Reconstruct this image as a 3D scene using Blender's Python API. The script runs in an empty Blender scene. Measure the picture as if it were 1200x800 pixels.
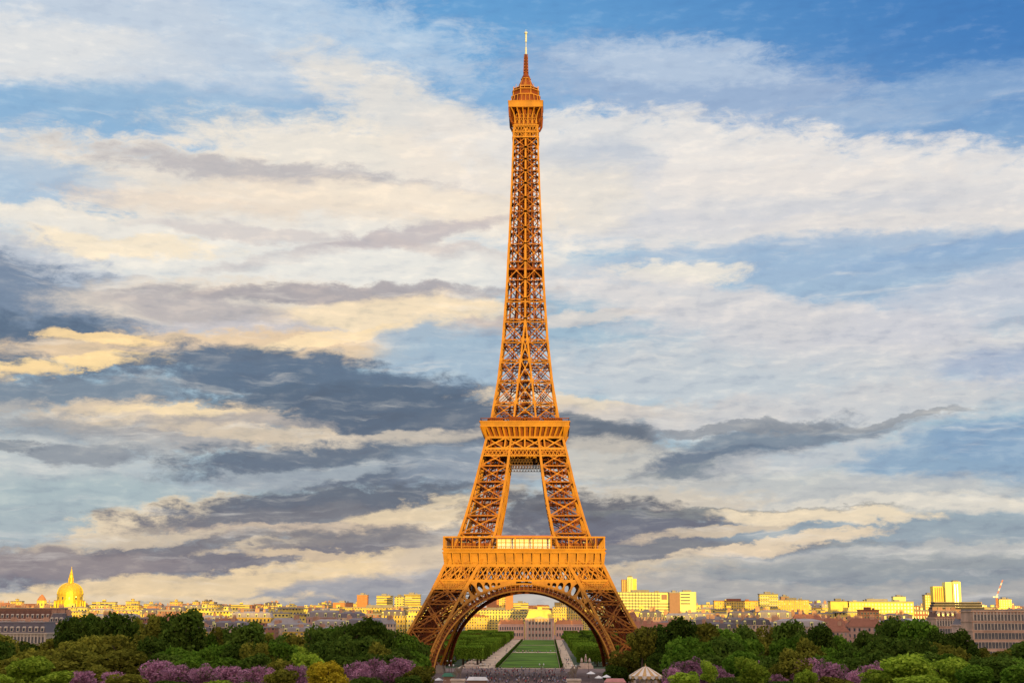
import bpy, bmesh, math, random
import numpy as np
from mathutils import Vector, Matrix
R_ = math.radians
rnd = random.Random(7)
SC = bpy.context.scene
COL = SC.collection

# ---------------------------------------------------------------- camera
CAM = Vector((11.0, -700.0, 30.0))
F_, PITCH, YAW, ROLL = 1691.6, 0.18555, 0.025266, 0.00311   # f in px of a 1200 px wide picture
fwd = Vector((-math.sin(YAW)*math.cos(PITCH), math.cos(YAW)*math.cos(PITCH), math.sin(PITCH)))
rt0 = Vector((math.cos(YAW), math.sin(YAW), 0)); up0 = rt0.cross(fwd)
rt = rt0*math.cos(ROLL) + up0*math.sin(ROLL); up = up0*math.cos(ROLL) - rt0*math.sin(ROLL)
cd = bpy.data.cameras.new('camera'); cam = bpy.data.objects.new('camera', cd); COL.objects.link(cam)
m = Matrix((rt, up, -fwd)).transposed().to_4x4(); m.translation = CAM; cam.matrix_world = m
cd.sensor_width = 36; cd.lens = F_/1200*36; cd.clip_start = 1; cd.clip_end = 40000
SC.camera = cam

def ray(px, py):
    return (fwd + rt*((px-600)/F_) + up*((400-py)/F_))
def at(px, py, d):
    """world point seen at that place of the photograph, d metres ahead of the camera"""
    v = ray(px, py); return CAM + v*(d/v.y)

# ---------------------------------------------------------------- light
SUN_EL, SUN_AZ = R_(1.37), R_(17)          # behind the camera, to its right
SUN_DIR = Vector((math.sin(SUN_AZ)*math.cos(SUN_EL), -math.cos(SUN_AZ)*math.cos(SUN_EL), math.sin(SUN_EL)))
sl = bpy.data.lights.new('sun', 'SUN'); sl.energy = 5.0; sl.angle = R_(0.5); sl.color = (1.0, 0.70, 0.13)
so = bpy.data.objects.new('sun', sl); COL.objects.link(so)
so.rotation_euler = SUN_DIR.to_track_quat('Z', 'Y').to_euler(); so.location = (0, -300, 400)
SC.view_settings.view_transform = 'Standard'; SC.view_settings.look = 'None'
SC.view_settings.exposure = 0; SC.view_settings.gamma = 1; SC.view_settings.use_curve_mapping = False
SC.cycles.max_bounces = 4; SC.cycles.diffuse_bounces = 2; SC.cycles.glossy_bounces = 2
SC.cycles.transmission_bounces = 2; SC.cycles.transparent_max_bounces = 4
SC.cycles.use_denoising = True
SC.cycles.use_adaptive_sampling = True; SC.cycles.adaptive_threshold = 0.015; SC.cycles.adaptive_min_samples = 12

def lin(c):
    return tuple((v/255/12.92) if v/255 <= .04045 else ((v/255+.055)/1.055)**2.4 for v in c)

# ---- node helper
class NT:
    def __init__(s, tree): s.t = tree; s.n = tree.nodes; s.l = tree.links
    def new(s, typ, **kw):
        nd = s.n.new(typ)
        for k, v in kw.items(): setattr(nd, k, v)
        return nd
    def put(s, sock, v):
        if isinstance(v, bpy.types.NodeSocket): s.l.new(v, sock)
        else: sock.default_value = v
    def math(s, op, a, b=None, c=None, clamp=False):
        nd = s.new('ShaderNodeMath', operation=op, use_clamp=clamp)
        s.put(nd.inputs[0], a)
        if b is not None: s.put(nd.inputs[1], b)
        if c is not None: s.put(nd.inputs[2], c)
        return nd.outputs[0]
    def vmath(s, op, a, b=None, c=None, scale=None):
        nd = s.new('ShaderNodeVectorMath', operation=op)
        s.put(nd.inputs[0], a)
        if b is not None: s.put(nd.inputs[1], b)
        if c is not None: s.put(nd.inputs[2], c)
        if scale is not None: s.put(nd.inputs['Scale'], scale)
        return nd.outputs['Value'] if op in ('LENGTH', 'DOT_PRODUCT', 'DISTANCE') else nd.outputs[0]
    def noise(s, vec, scale, detail=2, rough=.5, out=0, dist=0.0):
        nd = s.new('ShaderNodeTexNoise'); s.put(nd.inputs['Vector'], vec)
        nd.inputs['Scale'].default_value = scale; nd.inputs['Detail'].default_value = detail
        nd.inputs['Roughness'].default_value = rough; nd.inputs['Distortion'].default_value = dist
        return nd.outputs[out]
    def mix(s, f, a, b, blend='MIX'):
        nd = s.new('ShaderNodeMix', data_type='RGBA', blend_type=blend)
        s.put(nd.inputs[0], f); s.put(nd.inputs[6], a); s.put(nd.inputs[7], b)
        return nd.outputs[2]
    def mrange(s, v, a, b, c=0., d=1., smooth=True):
        nd = s.new('ShaderNodeMapRange'); nd.interpolation_type = 'SMOOTHSTEP' if smooth else 'LINEAR'
        s.put(nd.inputs[0], v)
        for i, q in enumerate((a, b, c, d)): s.put(nd.inputs[i+1], q)
        return nd.outputs[0]
    def ramp(s, f, stops):
        nd = s.new('ShaderNodeValToRGB'); cr = nd.color_ramp
        while len(cr.elements) < len(stops): cr.elements.new(0.5)
        for e, (p, c) in zip(cr.elements, stops): e.position = p; e.color = (*c, 1)
        s.put(nd.inputs[0], f); return nd.outputs[0]

# ---------------------------------------------------------------- sky
# Clouds live on the sphere of directions: u = azimuth, v = elevation, both in degrees.
def azel(px, py):
    d = ray(px, py).normalized(); return math.degrees(math.atan2(d.x, d.y)), math.degrees(math.asin(d.z))
PXDEG = 1/ (F_*math.pi/180)      # degrees per photo pixel near the middle
def build_sky():
    w = bpy.data.worlds.new('World'); SC.world = w; w.use_nodes = True
    T = NT(w.node_tree); T.n.clear()
    out = T.new('ShaderNodeOutputWorld')
    tc = T.new('ShaderNodeTexCoord').outputs['Generated']
    sep = T.new('ShaderNodeSeparateXYZ'); T.put(sep.inputs[0], tc)
    X, Y, Z = sep.outputs
    az = T.math('MULTIPLY', T.math('ARCTAN2', X, Y), 180/math.pi)
    el = T.math('MULTIPLY', T.math('ARCSINE', Z), 180/math.pi)
    cmb = T.new('ShaderNodeCombineXYZ'); T.put(cmb.inputs[0], az); T.put(cmb.inputs[1], el)
    P = cmb.outputs[0]
    # anisotropic noises: stretched along the horizon
    st = T.vmath('MULTIPLY', P, (0.55, 1.25, 1)); 
    n1 = T.vmath('SUBTRACT', T.noise(st, 0.42, 4, .55, out=1), (.5, .5, .5))
    n2 = T.vmath('SUBTRACT', T.noise(st, 1.7, 5, .62, out=1), (.5, .5, .5))
    w1 = T.vmath('MULTIPLY_ADD', n1, (2.6, 1.3, 0), P)
    PW = T.vmath('MULTIPLY_ADD', n2, (1.3, 0.75, 0), w1)
    edge = T.noise(T.vmath('MULTIPLY_ADD', n1, (2, 1, 0), T.vmath('MULTIPLY', P, (.7, 1.6, 1))), 1.1, 6, .66)   # 0..1 cloud texture
    edge_c = T.math('SUBTRACT', edge, .5)
    # nishita base
    sky = T.new('ShaderNodeTexSky', sky_type='NISHITA'); sky.sun_disc = False
    sky.sun_elevation = SUN_EL; sky.sun_rotation = math.atan2(SUN_DIR.x, SUN_DIR.y); sky.altitude = 60
    sky.air_density = 1.0; sky.dust_density = 1.0; sky.ozone_density = 1.0
    bg1 = T.new('ShaderNodeBackground'); T.put(bg1.inputs[0], sky.outputs[0]); bg1.inputs[1].default_value = 0.05
    # clear-air and thin cloud veil
    L = lin
    e01 = T.mrange(el, 0, 26, 0, 1, False)
    col = T.ramp(e01, [(0., L((150,150,150))), (.1, L((158,170,178))), (.28, L((150,178,196))), (.5, L((150,180,205))), (.72, L((135,172,208))), (.86, L((95,155,205))), (1., L((72,138,196)))])
    right = T.mrange(az, -6, 20)
    col = T.mix(T.math('MULTIPLY', right, T.mrange(el, 15, 22)), col, (*L((44,112,180)), 1))
    # generic broken cloud away from the picture (sides, behind; overhead brightened to light trees)
    gen = T.mrange(T.noise(T.vmath('MULTIPLY', tc, (1, 1, 3)), 2.2, 4, .6), .42, .62)
    outm = T.math('MAXIMUM', T.mrange(T.math('ABSOLUTE', az), 22, 34), T.mrange(el, 25, 36))
    col = T.mix(T.math('MULTIPLY', outm, gen), col, T.mix(T.mrange(el, 25, 45), (.78, .66, .58, 1), (1.95, 1.66, 1.36, 1)))
    def blob(col, x, y, rx, ry, ang, c, a, soft=.5, nz=.8, warp=True):
        u, v = azel(x, y)
        k = PXDEG
        # centre, rotate, scale: two dot products
        ca, sa = math.cos(R_(ang)), math.sin(R_(ang))
        q = T.vmath('SUBTRACT', PW if warp else w1, (u, v, 0))
        du = T.vmath('DOT_PRODUCT', q, (ca/(rx*k), sa/(rx*k), 0))
        dv = T.vmath('DOT_PRODUCT', q, (-sa/(ry*k), ca/(ry*k), 0))
        d2 = T.math('MULTIPLY_ADD', du, du, T.math('MULTIPLY', dv, dv))
        d = T.math('MULTIPLY_ADD', edge_c, -nz*4.5, d2)
        m_ = T.mrange(d, 1+soft*1.7, max(0, 1-soft*.75), 0, a)
        return T.mix(m_, col, (*L(c), 1))
    for b in BLOBS: col = blob(col, *b)
    # relief in the cloud: soft billows, cooler in their hollows, and wind-drawn wisps
    rp = T.vmath('MULTIPLY_ADD', n2, (.25, .12, 0), T.vmath('MULTIPLY', P, (.42, 1.15, 1)))
    ea = T.noise(rp, .95, 8, .60)
    eb = T.noise(T.vmath('ADD', rp, (-.12, .16, 0)), .95, 3, .55)
    t = T.math('ADD', T.math('SUBTRACT', ea, .5), T.math('MULTIPLY', T.math('SUBTRACT', ea, eb), .9))
    amt = T.mrange(el, 10, 16, 1.0, .7)
    lightc = T.mrange(t, .0, .26, 0, .8)
    darkc = T.mrange(t, .0, -.28, 0, T.mrange(el, 10, 16, .52, .34))
    col = T.mix(T.math('MULTIPLY', lightc, amt), col, T.vmath('MULTIPLY_ADD', col, (1.12, 1.08, 1.02), (.085, .068, .050)))
    col = T.mix(T.math('MULTIPLY', darkc, amt), col, T.vmath('MULTIPLY', col, (.56, .63, .76)))
    wp = T.vmath('MULTIPLY', w1, (.22, 1.7, 1))
    wv = T.mrange(T.noise(T.vmath('ADD', wp, (3.1, 7.7, 0)), 1.1, 7, .62), .52, .78, 0, .45)
    wv = T.math('MULTIPLY', wv, T.mrange(el, 22, 17))
    col = T.mix(wv, col, (*L((243, 232, 220)), 1))
    col = T.mix(T.mrange(el, 12, 4, 0, 1), col, T.vmath('MULTIPLY', col, (.90, .98, 1.06)))
    # sunset glow round the low sun, behind the camera
    sd = T.vmath('DOT_PRODUCT', tc, tuple(SUN_DIR))
    glow = T.math('POWER', T.math('MAXIMUM', sd, 0.), 3.0)
    col = T.vmath('MULTIPLY_ADD', T.vmath('SCALE', (1.0, .58, .40), scale=glow), (1, 1, 1), col)
    # below the horizon: dull ground tone
    col = T.mix(T.mrange(el, 0, -2), col, (.10, .085, .07, 1))
    bg2 = T.new('ShaderNodeBackground'); T.put(bg2.inputs[0], col); bg2.inputs[1].default_value = 1.0
    add = T.new('ShaderNodeAddShader'); T.l.new(bg1.outputs[0], add.inputs[0]); T.l.new(bg2.outputs[0], add.inputs[1])
    T.l.new(add.outputs[0], out.inputs[0])
    w.cycles.sampling_method = 'MANUAL'; w.cycles.sample_map_resolution = 256

#   x, y, rx, ry, tilt, colour, strength, softness, noise
BLOBS = [
 (120,30,330,60,0,(208,212,218),.75,.9,.8),
 (60,62,150,32,0,(222,220,218),.8,.8,.8),
 (320,95,180,36,4,(176,192,212),.5,.9,.8),
 (400,30,130,30,-8,(170,195,220),.55,.9,.9),
 (70,130,180,22,0,(128,168,204),.8,.8,.5),
 (230,130,170,20,0,(138,172,204),.75,.8,.7),
 (60,185,210,26,0,(200,203,208),.7,.9,.8),
 (500,150,140,40,-26,(226,218,208),.85,.8,.8),
 (440,205,210,46,-8,(236,224,208),.9,.6,.6),
 (230,215,210,36,-4,(226,214,200),.85,.6,.9),
 (560,200,90,60,0,(230,218,206),.8,.7,.5),
 (820,108,200,44,-10,(160,176,202),.7,.8,.8),
 (790,75,110,22,-5,(186,200,218),.6,.9,.9),
 (1080,120,130,22,8,(150,175,205),.5,.9,.8),
 (760,178,210,38,-4,(228,222,216),.85,.6,.8),
 (1010,215,300,46,-6,(228,221,216),.88,.6,.8),
 (830,245,280,46,0,(224,216,211),.85,.7,.8),
 (1080,262,190,26,-2,(216,210,208),.8,.7,.8),
 (720,195,50,22,0,(176,186,204),.5,.9,1.),
 (960,240,120,12,-3,(196,198,206),.6,.9,1.),
 (1120,225,90,14,-3,(200,200,206),.5,.9,1.),
 (800,260,110,12,0,(198,198,206),.5,.9,1.),
 (660,230,80,40,0,(226,216,204),.8,.7,.6),
 (700,180,60,16,0,(178,186,200),.5,.9,.8),
 (60,240,90,40,0,(172,188,204),.5,.9,.8),
 (30,215,90,26,0,(162,184,208),.75,.9,1.),
 (90,290,90,16,0,(168,186,206),.6,.9,1.),
 (110,262,100,16,0,(238,222,200),.8,.7,.9),
 (320,205,180,12,-4,(166,160,168),.7,.9,1.2),
 (270,245,150,10,-3,(186,172,172),.6,.8,.8),
 (380,250,230,30,0,(234,216,196),.8,.6,.6),
 (500,235,110,12,-3,(240,224,204),.7,.7,.6),
 (330,300,330,42,0,(228,222,214),.9,.6,.5),
 (140,288,110,12,0,(242,222,192),.8,.6,.8),
 (300,272,120,9,-3,(196,184,184),.6,.8,.6),
 (420,288,150,9,12,(182,170,174),.8,.7,.5),
 (540,296,90,8,-8,(196,182,180),.7,.8,.5),
 (480,322,170,26,0,(226,222,216),.8,.6,.4),
 (940,302,210,22,2,(146,172,202),.85,.55,.4),
 (1150,300,150,18,3,(128,160,198),.8,.6,.4),
 (1090,335,200,26,0,(148,172,200),.75,.8,.4),
 (740,318,110,12,4,(165,184,205),.6,.8,.6),
 (795,322,72,11,0,(232,222,208),.85,.7,1.0),
 (720,350,90,12,-8,(214,208,204),.7,.8,.6),
 (700,392,120,38,-12,(146,172,194),.85,.6,.4),
 (900,372,240,26,-10,(212,206,206),.85,.7,.5),
 (1010,400,220,34,-6,(198,196,202),.85,.8,.6),
 (1130,360,130,26,10,(196,196,206),.7,.8,.6),
 (1180,430,60,20,0,(132,154,190),.6,.8,.6),
 (850,445,230,30,-4,(192,194,200),.8,.8,.6),
 (690,375,60,7,6,(216,204,196),.7,.7,.6),
 # left: blue grey bank and lenticular clouds
 (60,330,160,32,-16,(176,182,196),.85,.6,.9),
 (45,365,165,46,-10,(100,118,148),.95,.6,.9),
 (40,405,135,30,0,(58,84,120),.96,.5,.7),
 (330,362,230,26,0,(222,206,190),.85,.5,.4),
 (400,346,190,9,2,(150,142,152),.85,.8,.6),
 (260,372,120,16,-6,(168,160,166),.8,.7,.6),
 (470,368,120,18,3,(238,214,180),.9,.6,.4),
 (545,384,90,10,10,(178,166,168),.8,.6,.4),
 (300,392,120,10,0,(196,190,196),.7,.8,.6),
 (250,410,200,20,2,(224,192,156),.92,.5,.5),
 (400,396,110,7,10,(246,216,172),.85,.5,.6),
 (190,424,150,8,4,(252,214,152),.9,.5,.8),
 (120,396,60,6,-4,(248,210,150),.85,.5,1.0),
 (20,436,60,7,6,(246,208,150),.9,.5,.7),
 (520,425,80,40,0,(150,172,194),.9,.6,.5),
 (70,458,150,15,4,(88,104,132),.85,.7,.9),
 (60,482,110,12,0,(176,168,166),.7,.8,1.),
 (380,450,200,30,-6,(62,88,124),.98,.45,.6),
 (390,482,150,30,0,(60,88,122),.97,.6,.9),
 (490,488,170,32,-5,(50,77,114),.98,.55,.6),
 (640,500,130,26,-4,(66,86,118),.95,.5,.5),
 (190,488,120,18,0,(216,190,164),.9,.6,.9),
 (210,478,60,7,0,(246,214,170),.85,.6,.9),
 (240,510,120,22,4,(160,150,152),.85,.6,.9),
 (80,500,80,16,0,(132,136,150),.8,.7,.9),
 (330,512,120,10,-4,(214,190,166),.8,.6,.9),
 (60,540,120,26,0,(186,188,190),.85,.8,.6),
 (110,530,60,12,0,(112,122,142),.8,.6,.9),
 (25,520,30,6,0,(100,112,134),.8,.6,.8),
 (430,518,130,10,6,(206,188,172),.8,.6,.6),
 (410,546,185,26,2,(62,88,122),.97,.5,.7),
 (330,558,120,10,8,(176,184,192),.6,.8,.9),
 (560,545,80,22,0,(132,146,166),.7,.8,.6),
 (80,598,150,38,0,(156,174,182),.92,.5,.4),
 (330,583,110,10,-3,(150,166,176),.7,.8,.6),
 (180,606,90,18,14,(234,208,176),.92,.5,1.0),
 (390,590,200,18,4,(58,84,116),.97,.6,1.),
 (330,612,160,16,4,(96,106,126),.85,.7,.8),
 (500,606,110,20,12,(226,200,168),.92,.5,.8),
 (380,624,150,9,0,(206,182,162),.8,.6,.8),
 (210,652,250,20,4,(100,108,124),.94,.8,1.1),
 (150,632,100,6,6,(214,194,170),.75,.8,1.2),
 (330,640,70,5,4,(218,196,168),.75,.8,1.2),
 (440,638,140,14,6,(104,112,128),.85,.6,.8),
 (60,660,130,14,0,(136,132,138),.9,.6,.5),
 (380,654,90,6,-3,(216,190,160),.85,.6,1.0),
 (440,660,130,9,8,(224,196,158),.9,.6,.6),
 (240,682,330,12,5,(236,206,164),.94,.5,.5),
 (420,690,140,14,6,(160,160,164),.8,.7,.4),
 (120,700,200,9,0,(240,208,164),.8,.6,.8),
 (560,640,90,20,10,(196,182,170),.6,.8,.7),
 # right lower half
 (690,478,120,12,-6,(232,208,180),.85,.6,.8),
 (800,486,130,14,0,(190,182,182),.8,.7,.8),
 (1000,480,200,26,4,(200,196,198),.8,.7,.6),
 (690,512,70,18,-6,(72,88,116),.94,.5,.6),
 (720,540,110,20,0,(198,186,176),.8,.7,.8),
 (860,528,105,17,14,(74,98,130),.95,.8,.9),
 (930,510,130,7,4,(110,126,148),.85,.8,.9),
 (860,500,90,6,4,(120,126,142),.8,.6,.8),
 (1040,492,90,4,4,(134,138,150),.8,.6,.5),
 (830,550,60,12,6,(104,120,140),.85,.6,.7),
 (780,562,70,7,0,(122,130,142),.85,.6,.8),
 (1000,530,140,14,6,(196,192,194),.7,.8,.6),
 (1130,535,130,32,8,(122,154,184),.9,.5,.5),
 (1180,515,70,18,0,(116,150,184),.8,.6,.5),
 (900,580,260,22,0,(190,186,184),.8,.7,.6),
 (760,585,110,14,0,(206,188,170),.7,.7,.8),
 (1090,592,170,9,0,(222,210,196),.85,.6,.5),
 (700,606,130,24,-4,(56,76,106),.97,.5,.8),
 (850,600,170,6,0,(98,110,124),.85,.5,.5),
 (770,634,180,28,0,(82,98,124),.95,.6,.9),
 (1080,625,210,20,0,(136,156,170),.9,.6,.4),
 (860,618,110,6,6,(214,190,164),.8,.6,.7),
 (960,604,110,8,-2,(236,212,182),.92,.5,.7),
 (850,650,200,14,0,(112,122,134),.85,.6,.6),
 (900,640,110,8,8,(232,206,176),.9,.5,.8),
 (1000,650,190,8,3,(146,160,170),.7,.7,.4),
 (780,668,150,10,3,(222,198,166),.85,.6,.8),
 (1050,652,220,8,2,(182,182,180),.8,.7,.6),
 (930,672,230,8,2,(182,174,166),.8,.7,.6),
 (1080,672,240,16,0,(136,150,158),.85,.7,.4),
 (900,692,330,9,0,(176,172,166),.7,.8,.4),
 (620,706,60,12,0,(214,200,184),.8,.7,.5),
]
build_sky()

# ================================================================ helpers
class MB:
    """collects boxes, beams and polygons; build() links them as ONE mesh object"""
    def __init__(s): s.v = []; s.f = []; s.mi = []; s.cur = 0
    def face(s, *pts):
        b = len(s.v); s.v += [tuple(p) for p in pts]; s.f.append(tuple(range(b, b+len(pts)))); s.mi.append(s.cur)
    def hexa(s, p):      # 8 corners: bottom 4 then top 4
        b = len(s.v); s.v += [tuple(q) for q in p]
        for q in ((3,2,1,0), (4,5,6,7), (0,1,5,4), (1,2,6,5), (2,3,7,6), (3,0,4,7)):
            s.f.append(tuple(b+i for i in q)); s.mi.append(s.cur)
    def box(s, x0, x1, y0, y1, z0, z1):
        s.hexa([(x0,y0,z0),(x1,y0,z0),(x1,y1,z0),(x0,y1,z0),(x0,y0,z1),(x1,y0,z1),(x1,y1,z1),(x0,y1,z1)])
    def frustum(s, x0, x1, y0, y1, z0, z1, ins, insy=None):
        j = ins if insy is None else insy
        s.hexa([(x0,y0,z0),(x1,y0,z0),(x1,y1,z0),(x0,y1,z0),(x0+ins,y0+j,z1),(x1-ins,y0+j,z1),(x1-ins,y1-j,z1),(x0+ins,y1-j,z1)])
    def beam(s, p, q, w, h=None, ref=(0,0,1), w2=None):
        p, q = Vector(p), Vector(q); d = (q-p)
        if d.length < 1e-6: return
        d.normalize(); r = Vector(ref)
        if abs(d.dot(r)) > .98: r = Vector((0,1,0)) if abs(d.y) < .9 else Vector((1,0,0))
        a = d.cross(r).normalized(); b = a.cross(d).normalized(); h = h or w; k = (w2 or w)/w
        o = [a*(-w/2)+b*(-h/2), a*(w/2)+b*(-h/2), a*(w/2)+b*(h/2), a*(-w/2)+b*(h/2)]
        s.hexa([p+t for t in o] + [q+t*k for t in o])
    def lattice(s, p, q, wd, bar, nrm, step=None):
        """a box-girder seen as two rails with zigzag lacing in the plane whose normal is nrm"""
        p, q = Vector(p), Vector(q); d = (q-p); L = d.length; d.normalize()
        a = d.cross(Vector(nrm)).normalized()*(wd/2)
        s.beam(p+a, q+a, bar, ref=nrm); s.beam(p-a, q-a, bar, ref=nrm)
        n = max(2, int(L/(step or wd*1.6)))
        for i in range(n):
            u, v = p+d*(L*i/n), p+d*(L*(i+1)/n)
            s.beam(u+(a if i%2 else -a), v+(-a if i%2 else a), bar*.7, ref=nrm)
    def prism(s, n, r0, r1, z0, z1, cx=0, cy=0, rot=0, cap=True):
        b = len(s.v)
        for r, z in ((r0, z0), (r1, z1)):
            for i in range(n):
                a = rot+2*math.pi*i/n; s.v.append((cx+r*math.cos(a), cy+r*math.sin(a), z))
        for i in range(n):
            j = (i+1)%n; s.f.append((b+i, b+j, b+n+j, b+n+i)); s.mi.append(s.cur)
        if cap:
            s.f.append(tuple(b+n-1-i for i in range(n))); s.mi.append(s.cur)
            s.f.append(tuple(b+n+i for i in range(n))); s.mi.append(s.cur)
    def lathe(s, prof, n=16, cx=0, cy=0):
        for (r0, z0), (r1, z1) in zip(prof, prof[1:]): s.prism(n, r0, r1, z0, z1, cx, cy, cap=False)
        s.face(*[(cx+prof[-1][0]*math.cos(2*math.pi*i/n), cy+prof[-1][0]*math.sin(2*math.pi*i/n), prof[-1][1]) for i in range(n)])
    def add(s, o, M):
        b = len(s.v); s.v += [tuple(M @ Vector(p)) for p in o.v]
        s.f += [tuple(b+i for i in f) for f in o.f]; s.mi += o.mi
    def mesh(s, name, mats):
        me = bpy.data.meshes.new(name); me.from_pydata(s.v, [], s.f)
        for mm in (mats if isinstance(mats, (list, tuple)) else [mats]): me.materials.append(mm)
        if any(s.mi): me.polygons.foreach_set('material_index', s.mi)
        me.update(); return me
    def build(s, name, mats, parent=None, loc=None):
        return obj(name, s.mesh(name, mats), parent, loc)
def obj(name, me, parent=None, loc=None):
    o = bpy.data.objects.new(name, me); COL.objects.link(o)
    if parent: o.parent = parent
    if loc is not None: o.location = loc
    return o
def tag(o, label=None, cat=None, group=None, kind=None):
    if label: o['label'] = label
    if cat: o['category'] = cat
    if group: o['group'] = group
    if kind: o['kind'] = kind
    return o
def empty(name, label, cat, loc=(0,0,0), rz=0, group=None):
    o = bpy.data.objects.new(name, None); COL.objects.link(o); o.location = loc; o.rotation_euler = (0,0,rz)
    o.empty_display_size = 1; return tag(o, label, cat, group)
def copy_tree(o, parent=None):
    c = o.copy(); COL.objects.link(c)
    if parent: c.parent = parent
    for ch in KIDS.get(o.name, []): copy_tree(ch, c)
    return c
KIDS = {}
def reg(root):
    for o in COL.objects:
        if o.parent: KIDS.setdefault(o.parent.name, []).append(o) if o not in KIDS.get(o.parent.name, []) else None

# ---------------------------------------------------------------- materials
def mat(name, base, rough=.7, spec=.3, metal=0., var=.15, vscale=.3, bump=0., coat=None, obj_rand=0.):
    m = bpy.data.materials.new(name); m.use_nodes = True; T = NT(m.node_tree)
    bs = T.n['Principled BSDF']; bs.inputs['Roughness'].default_value = rough
    bs.inputs['Specular IOR Level'].default_value = spec; bs.inputs['Metallic'].default_value = metal
    tc = T.new('ShaderNodeTexCoord').outputs['Object']
    nz = T.noise(tc, vscale, 4, .6)
    k = T.mrange(nz, .3, .7, 1-var, 1+var, False)
    c = T.vmath('SCALE', (*base,), scale=k)
    if obj_rand:
        oi = T.new('ShaderNodeObjectInfo').outputs['Random']
        c = T.vmath('SCALE', c, scale=T.mrange(oi, 0, 1, 1-obj_rand, 1+obj_rand, False))
    T.put(bs.inputs['Base Color'], c)
    if bump:
        bp = T.new('ShaderNodeBump'); bp.inputs['Strength'].default_value = bump
        T.put(bp.inputs['Height'], T.noise(tc, vscale*6, 3, .6)); T.put(bs.inputs['Normal'], bp.outputs[0])
    return m
def wall_mat(name, base, dx=3.0, dz=3.2, ww=.42, wh=.55, glass=(.05,.06,.08), rand=.12, z0=1.0, band=True):
    """masonry with rows of windows; metre grid in object space"""
    m = bpy.data.materials.new(name); m.use_nodes = True; T = NT(m.node_tree)
    bs = T.n['Principled BSDF']
    tc = T.new('ShaderNodeTexCoord').outputs['Object']
    sp = T.new('ShaderNodeSeparateXYZ'); T.put(sp.inputs[0], tc)
    u = T.math('ADD', sp.outputs[0], sp.outputs[1])
    fu = T.math('FRACT', T.math('DIVIDE', u, dx)); fz = T.math('FRACT', T.math('DIVIDE', T.math('SUBTRACT', sp.outputs[2], z0), dz))
    wx = T.math('LESS_THAN', T.math('ABSOLUTE', T.math('SUBTRACT', fu, .5)), ww/2)
    wz = T.math('LESS_THAN', T.math('ABSOLUTE', T.math('SUBTRACT', fz, .5)), wh/2)
    nrm = T.new('ShaderNodeNewGeometry').outputs['Normal']; ns = T.new('ShaderNodeSeparateXYZ'); T.put(ns.inputs[0], nrm)
    up_ = T.math('LESS_THAN', T.math('ABSOLUTE', ns.outputs[2]), .5)
    wn = T.math('MULTIPLY', T.math('MULTIPLY', wx, wz), up_)
    oi = T.new('ShaderNodeObjectInfo').outputs['Random']
    hue = T.ramp(oi, [(0, tuple(b*(1-rand) for b in base)), (.5, base), (1, (base[0]*(1+rand*.6), base[1]*(1+rand*.3), base[2]*(1-rand*.5)))])
    k = T.mrange(T.noise(tc, .15, 4, .6), .3, .7, .82, 1.12, False)
    c = T.vmath('SCALE', hue, scale=k)
    if band:
        ln = T.math('LESS_THAN', fz, .09); c = T.mix(T.math('MULTIPLY', ln, .35), c, T.vmath('SCALE', c, scale=.55))
    # windows: some with pale blinds
    cell = T.new('ShaderNodeTexWhiteNoise', noise_dimensions='3D')
    cv = T.new('ShaderNodeCombineXYZ'); T.put(cv.inputs[0], T.math('FLOOR', T.math('DIVIDE', u, dx))); T.put(cv.inputs[1], T.math('FLOOR', T.math('DIVIDE', T.math('SUBTRACT', sp.outputs[2], z0), dz))); T.put(cv.inputs[2], oi)
    T.put(cell.inputs[0], cv.outputs[0])
    gl = T.mix(T.mrange(cell.outputs[0], .55, .95), (*glass, 1), (.35, .33, .3, 1))
    c = T.mix(wn, c, gl)
    T.put(bs.inputs['Base Color'], c)
    T.put(bs.inputs['Roughness'], T.mrange(wn, 0, 1, .8, .25, False)); bs.inputs['Specular IOR Level'].default_value = .3
    return m
M = {}
M['iron_brace'] = mat('tower_iron_brace_shade', (.33,.110,.007), .6, .3, var=.3, vscale=.12)  # same tower paint darkened, standing in for shade between the fine bars
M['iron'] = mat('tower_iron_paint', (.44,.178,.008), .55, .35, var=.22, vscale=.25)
M['iron_dark'] = mat('tower_iron_red', (.20,.045,.006), .6, .25, var=.35, vscale=.3)  # tower paint turned darker and redder, the lattice's inner shade in its colour
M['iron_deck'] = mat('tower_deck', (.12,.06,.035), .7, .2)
M['stone_pier'] = mat('pier_stone', (.42,.34,.26), .85, .2, vscale=.4)
M['pavilion_wall'] = mat('pavilion_pale_panel', (.78,.80,.70), .35, .5, var=.04)
M['pavilion_roof'] = mat('pavilion_red_roof', (.42,.12,.07), .5, .4)
M['mast_white'] = mat('mast_pale', (.6,.62,.58), .5)
M['cabin_glass'] = mat('cabin_glass', (.06,.05,.05), .2, .6)
M['slate'] = mat('slate_roof', (.13,.105,.11), .6, .3, vscale=.4, obj_rand=.3)
M['zinc'] = mat('zinc_roof', (.32,.27,.25), .6, .3, vscale=.3, obj_rand=.25)
M['tile'] = mat('tile_roof', (.30,.12,.07), .8, .2, vscale=.4, obj_rand=.25)
M['brown_roof'] = mat('brown_roof', (.17,.08,.055), .85, .2, vscale=.5)
M['grey_pink'] = mat('weathered_stone', (.62,.38,.26), .85, .2, var=.28, vscale=.12)
M['flat'] = mat('gravel_roof', (.28,.25,.22), .9, .1, vscale=.4, obj_rand=.25)
M['chim'] = mat('chimney_brick', (.48,.27,.17), .85, .2, vscale=1, obj_rand=.2)
M['stone'] = mat('limestone', (.56,.45,.34), .85, .2, vscale=.25, bump=.1)
M['stone_pink'] = mat('rosy_limestone', (.74,.46,.34), .85, .2, vscale=.2)
M['cream'] = mat('cream_render', (.82,.62,.13), .8, .2, vscale=.15)
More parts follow.
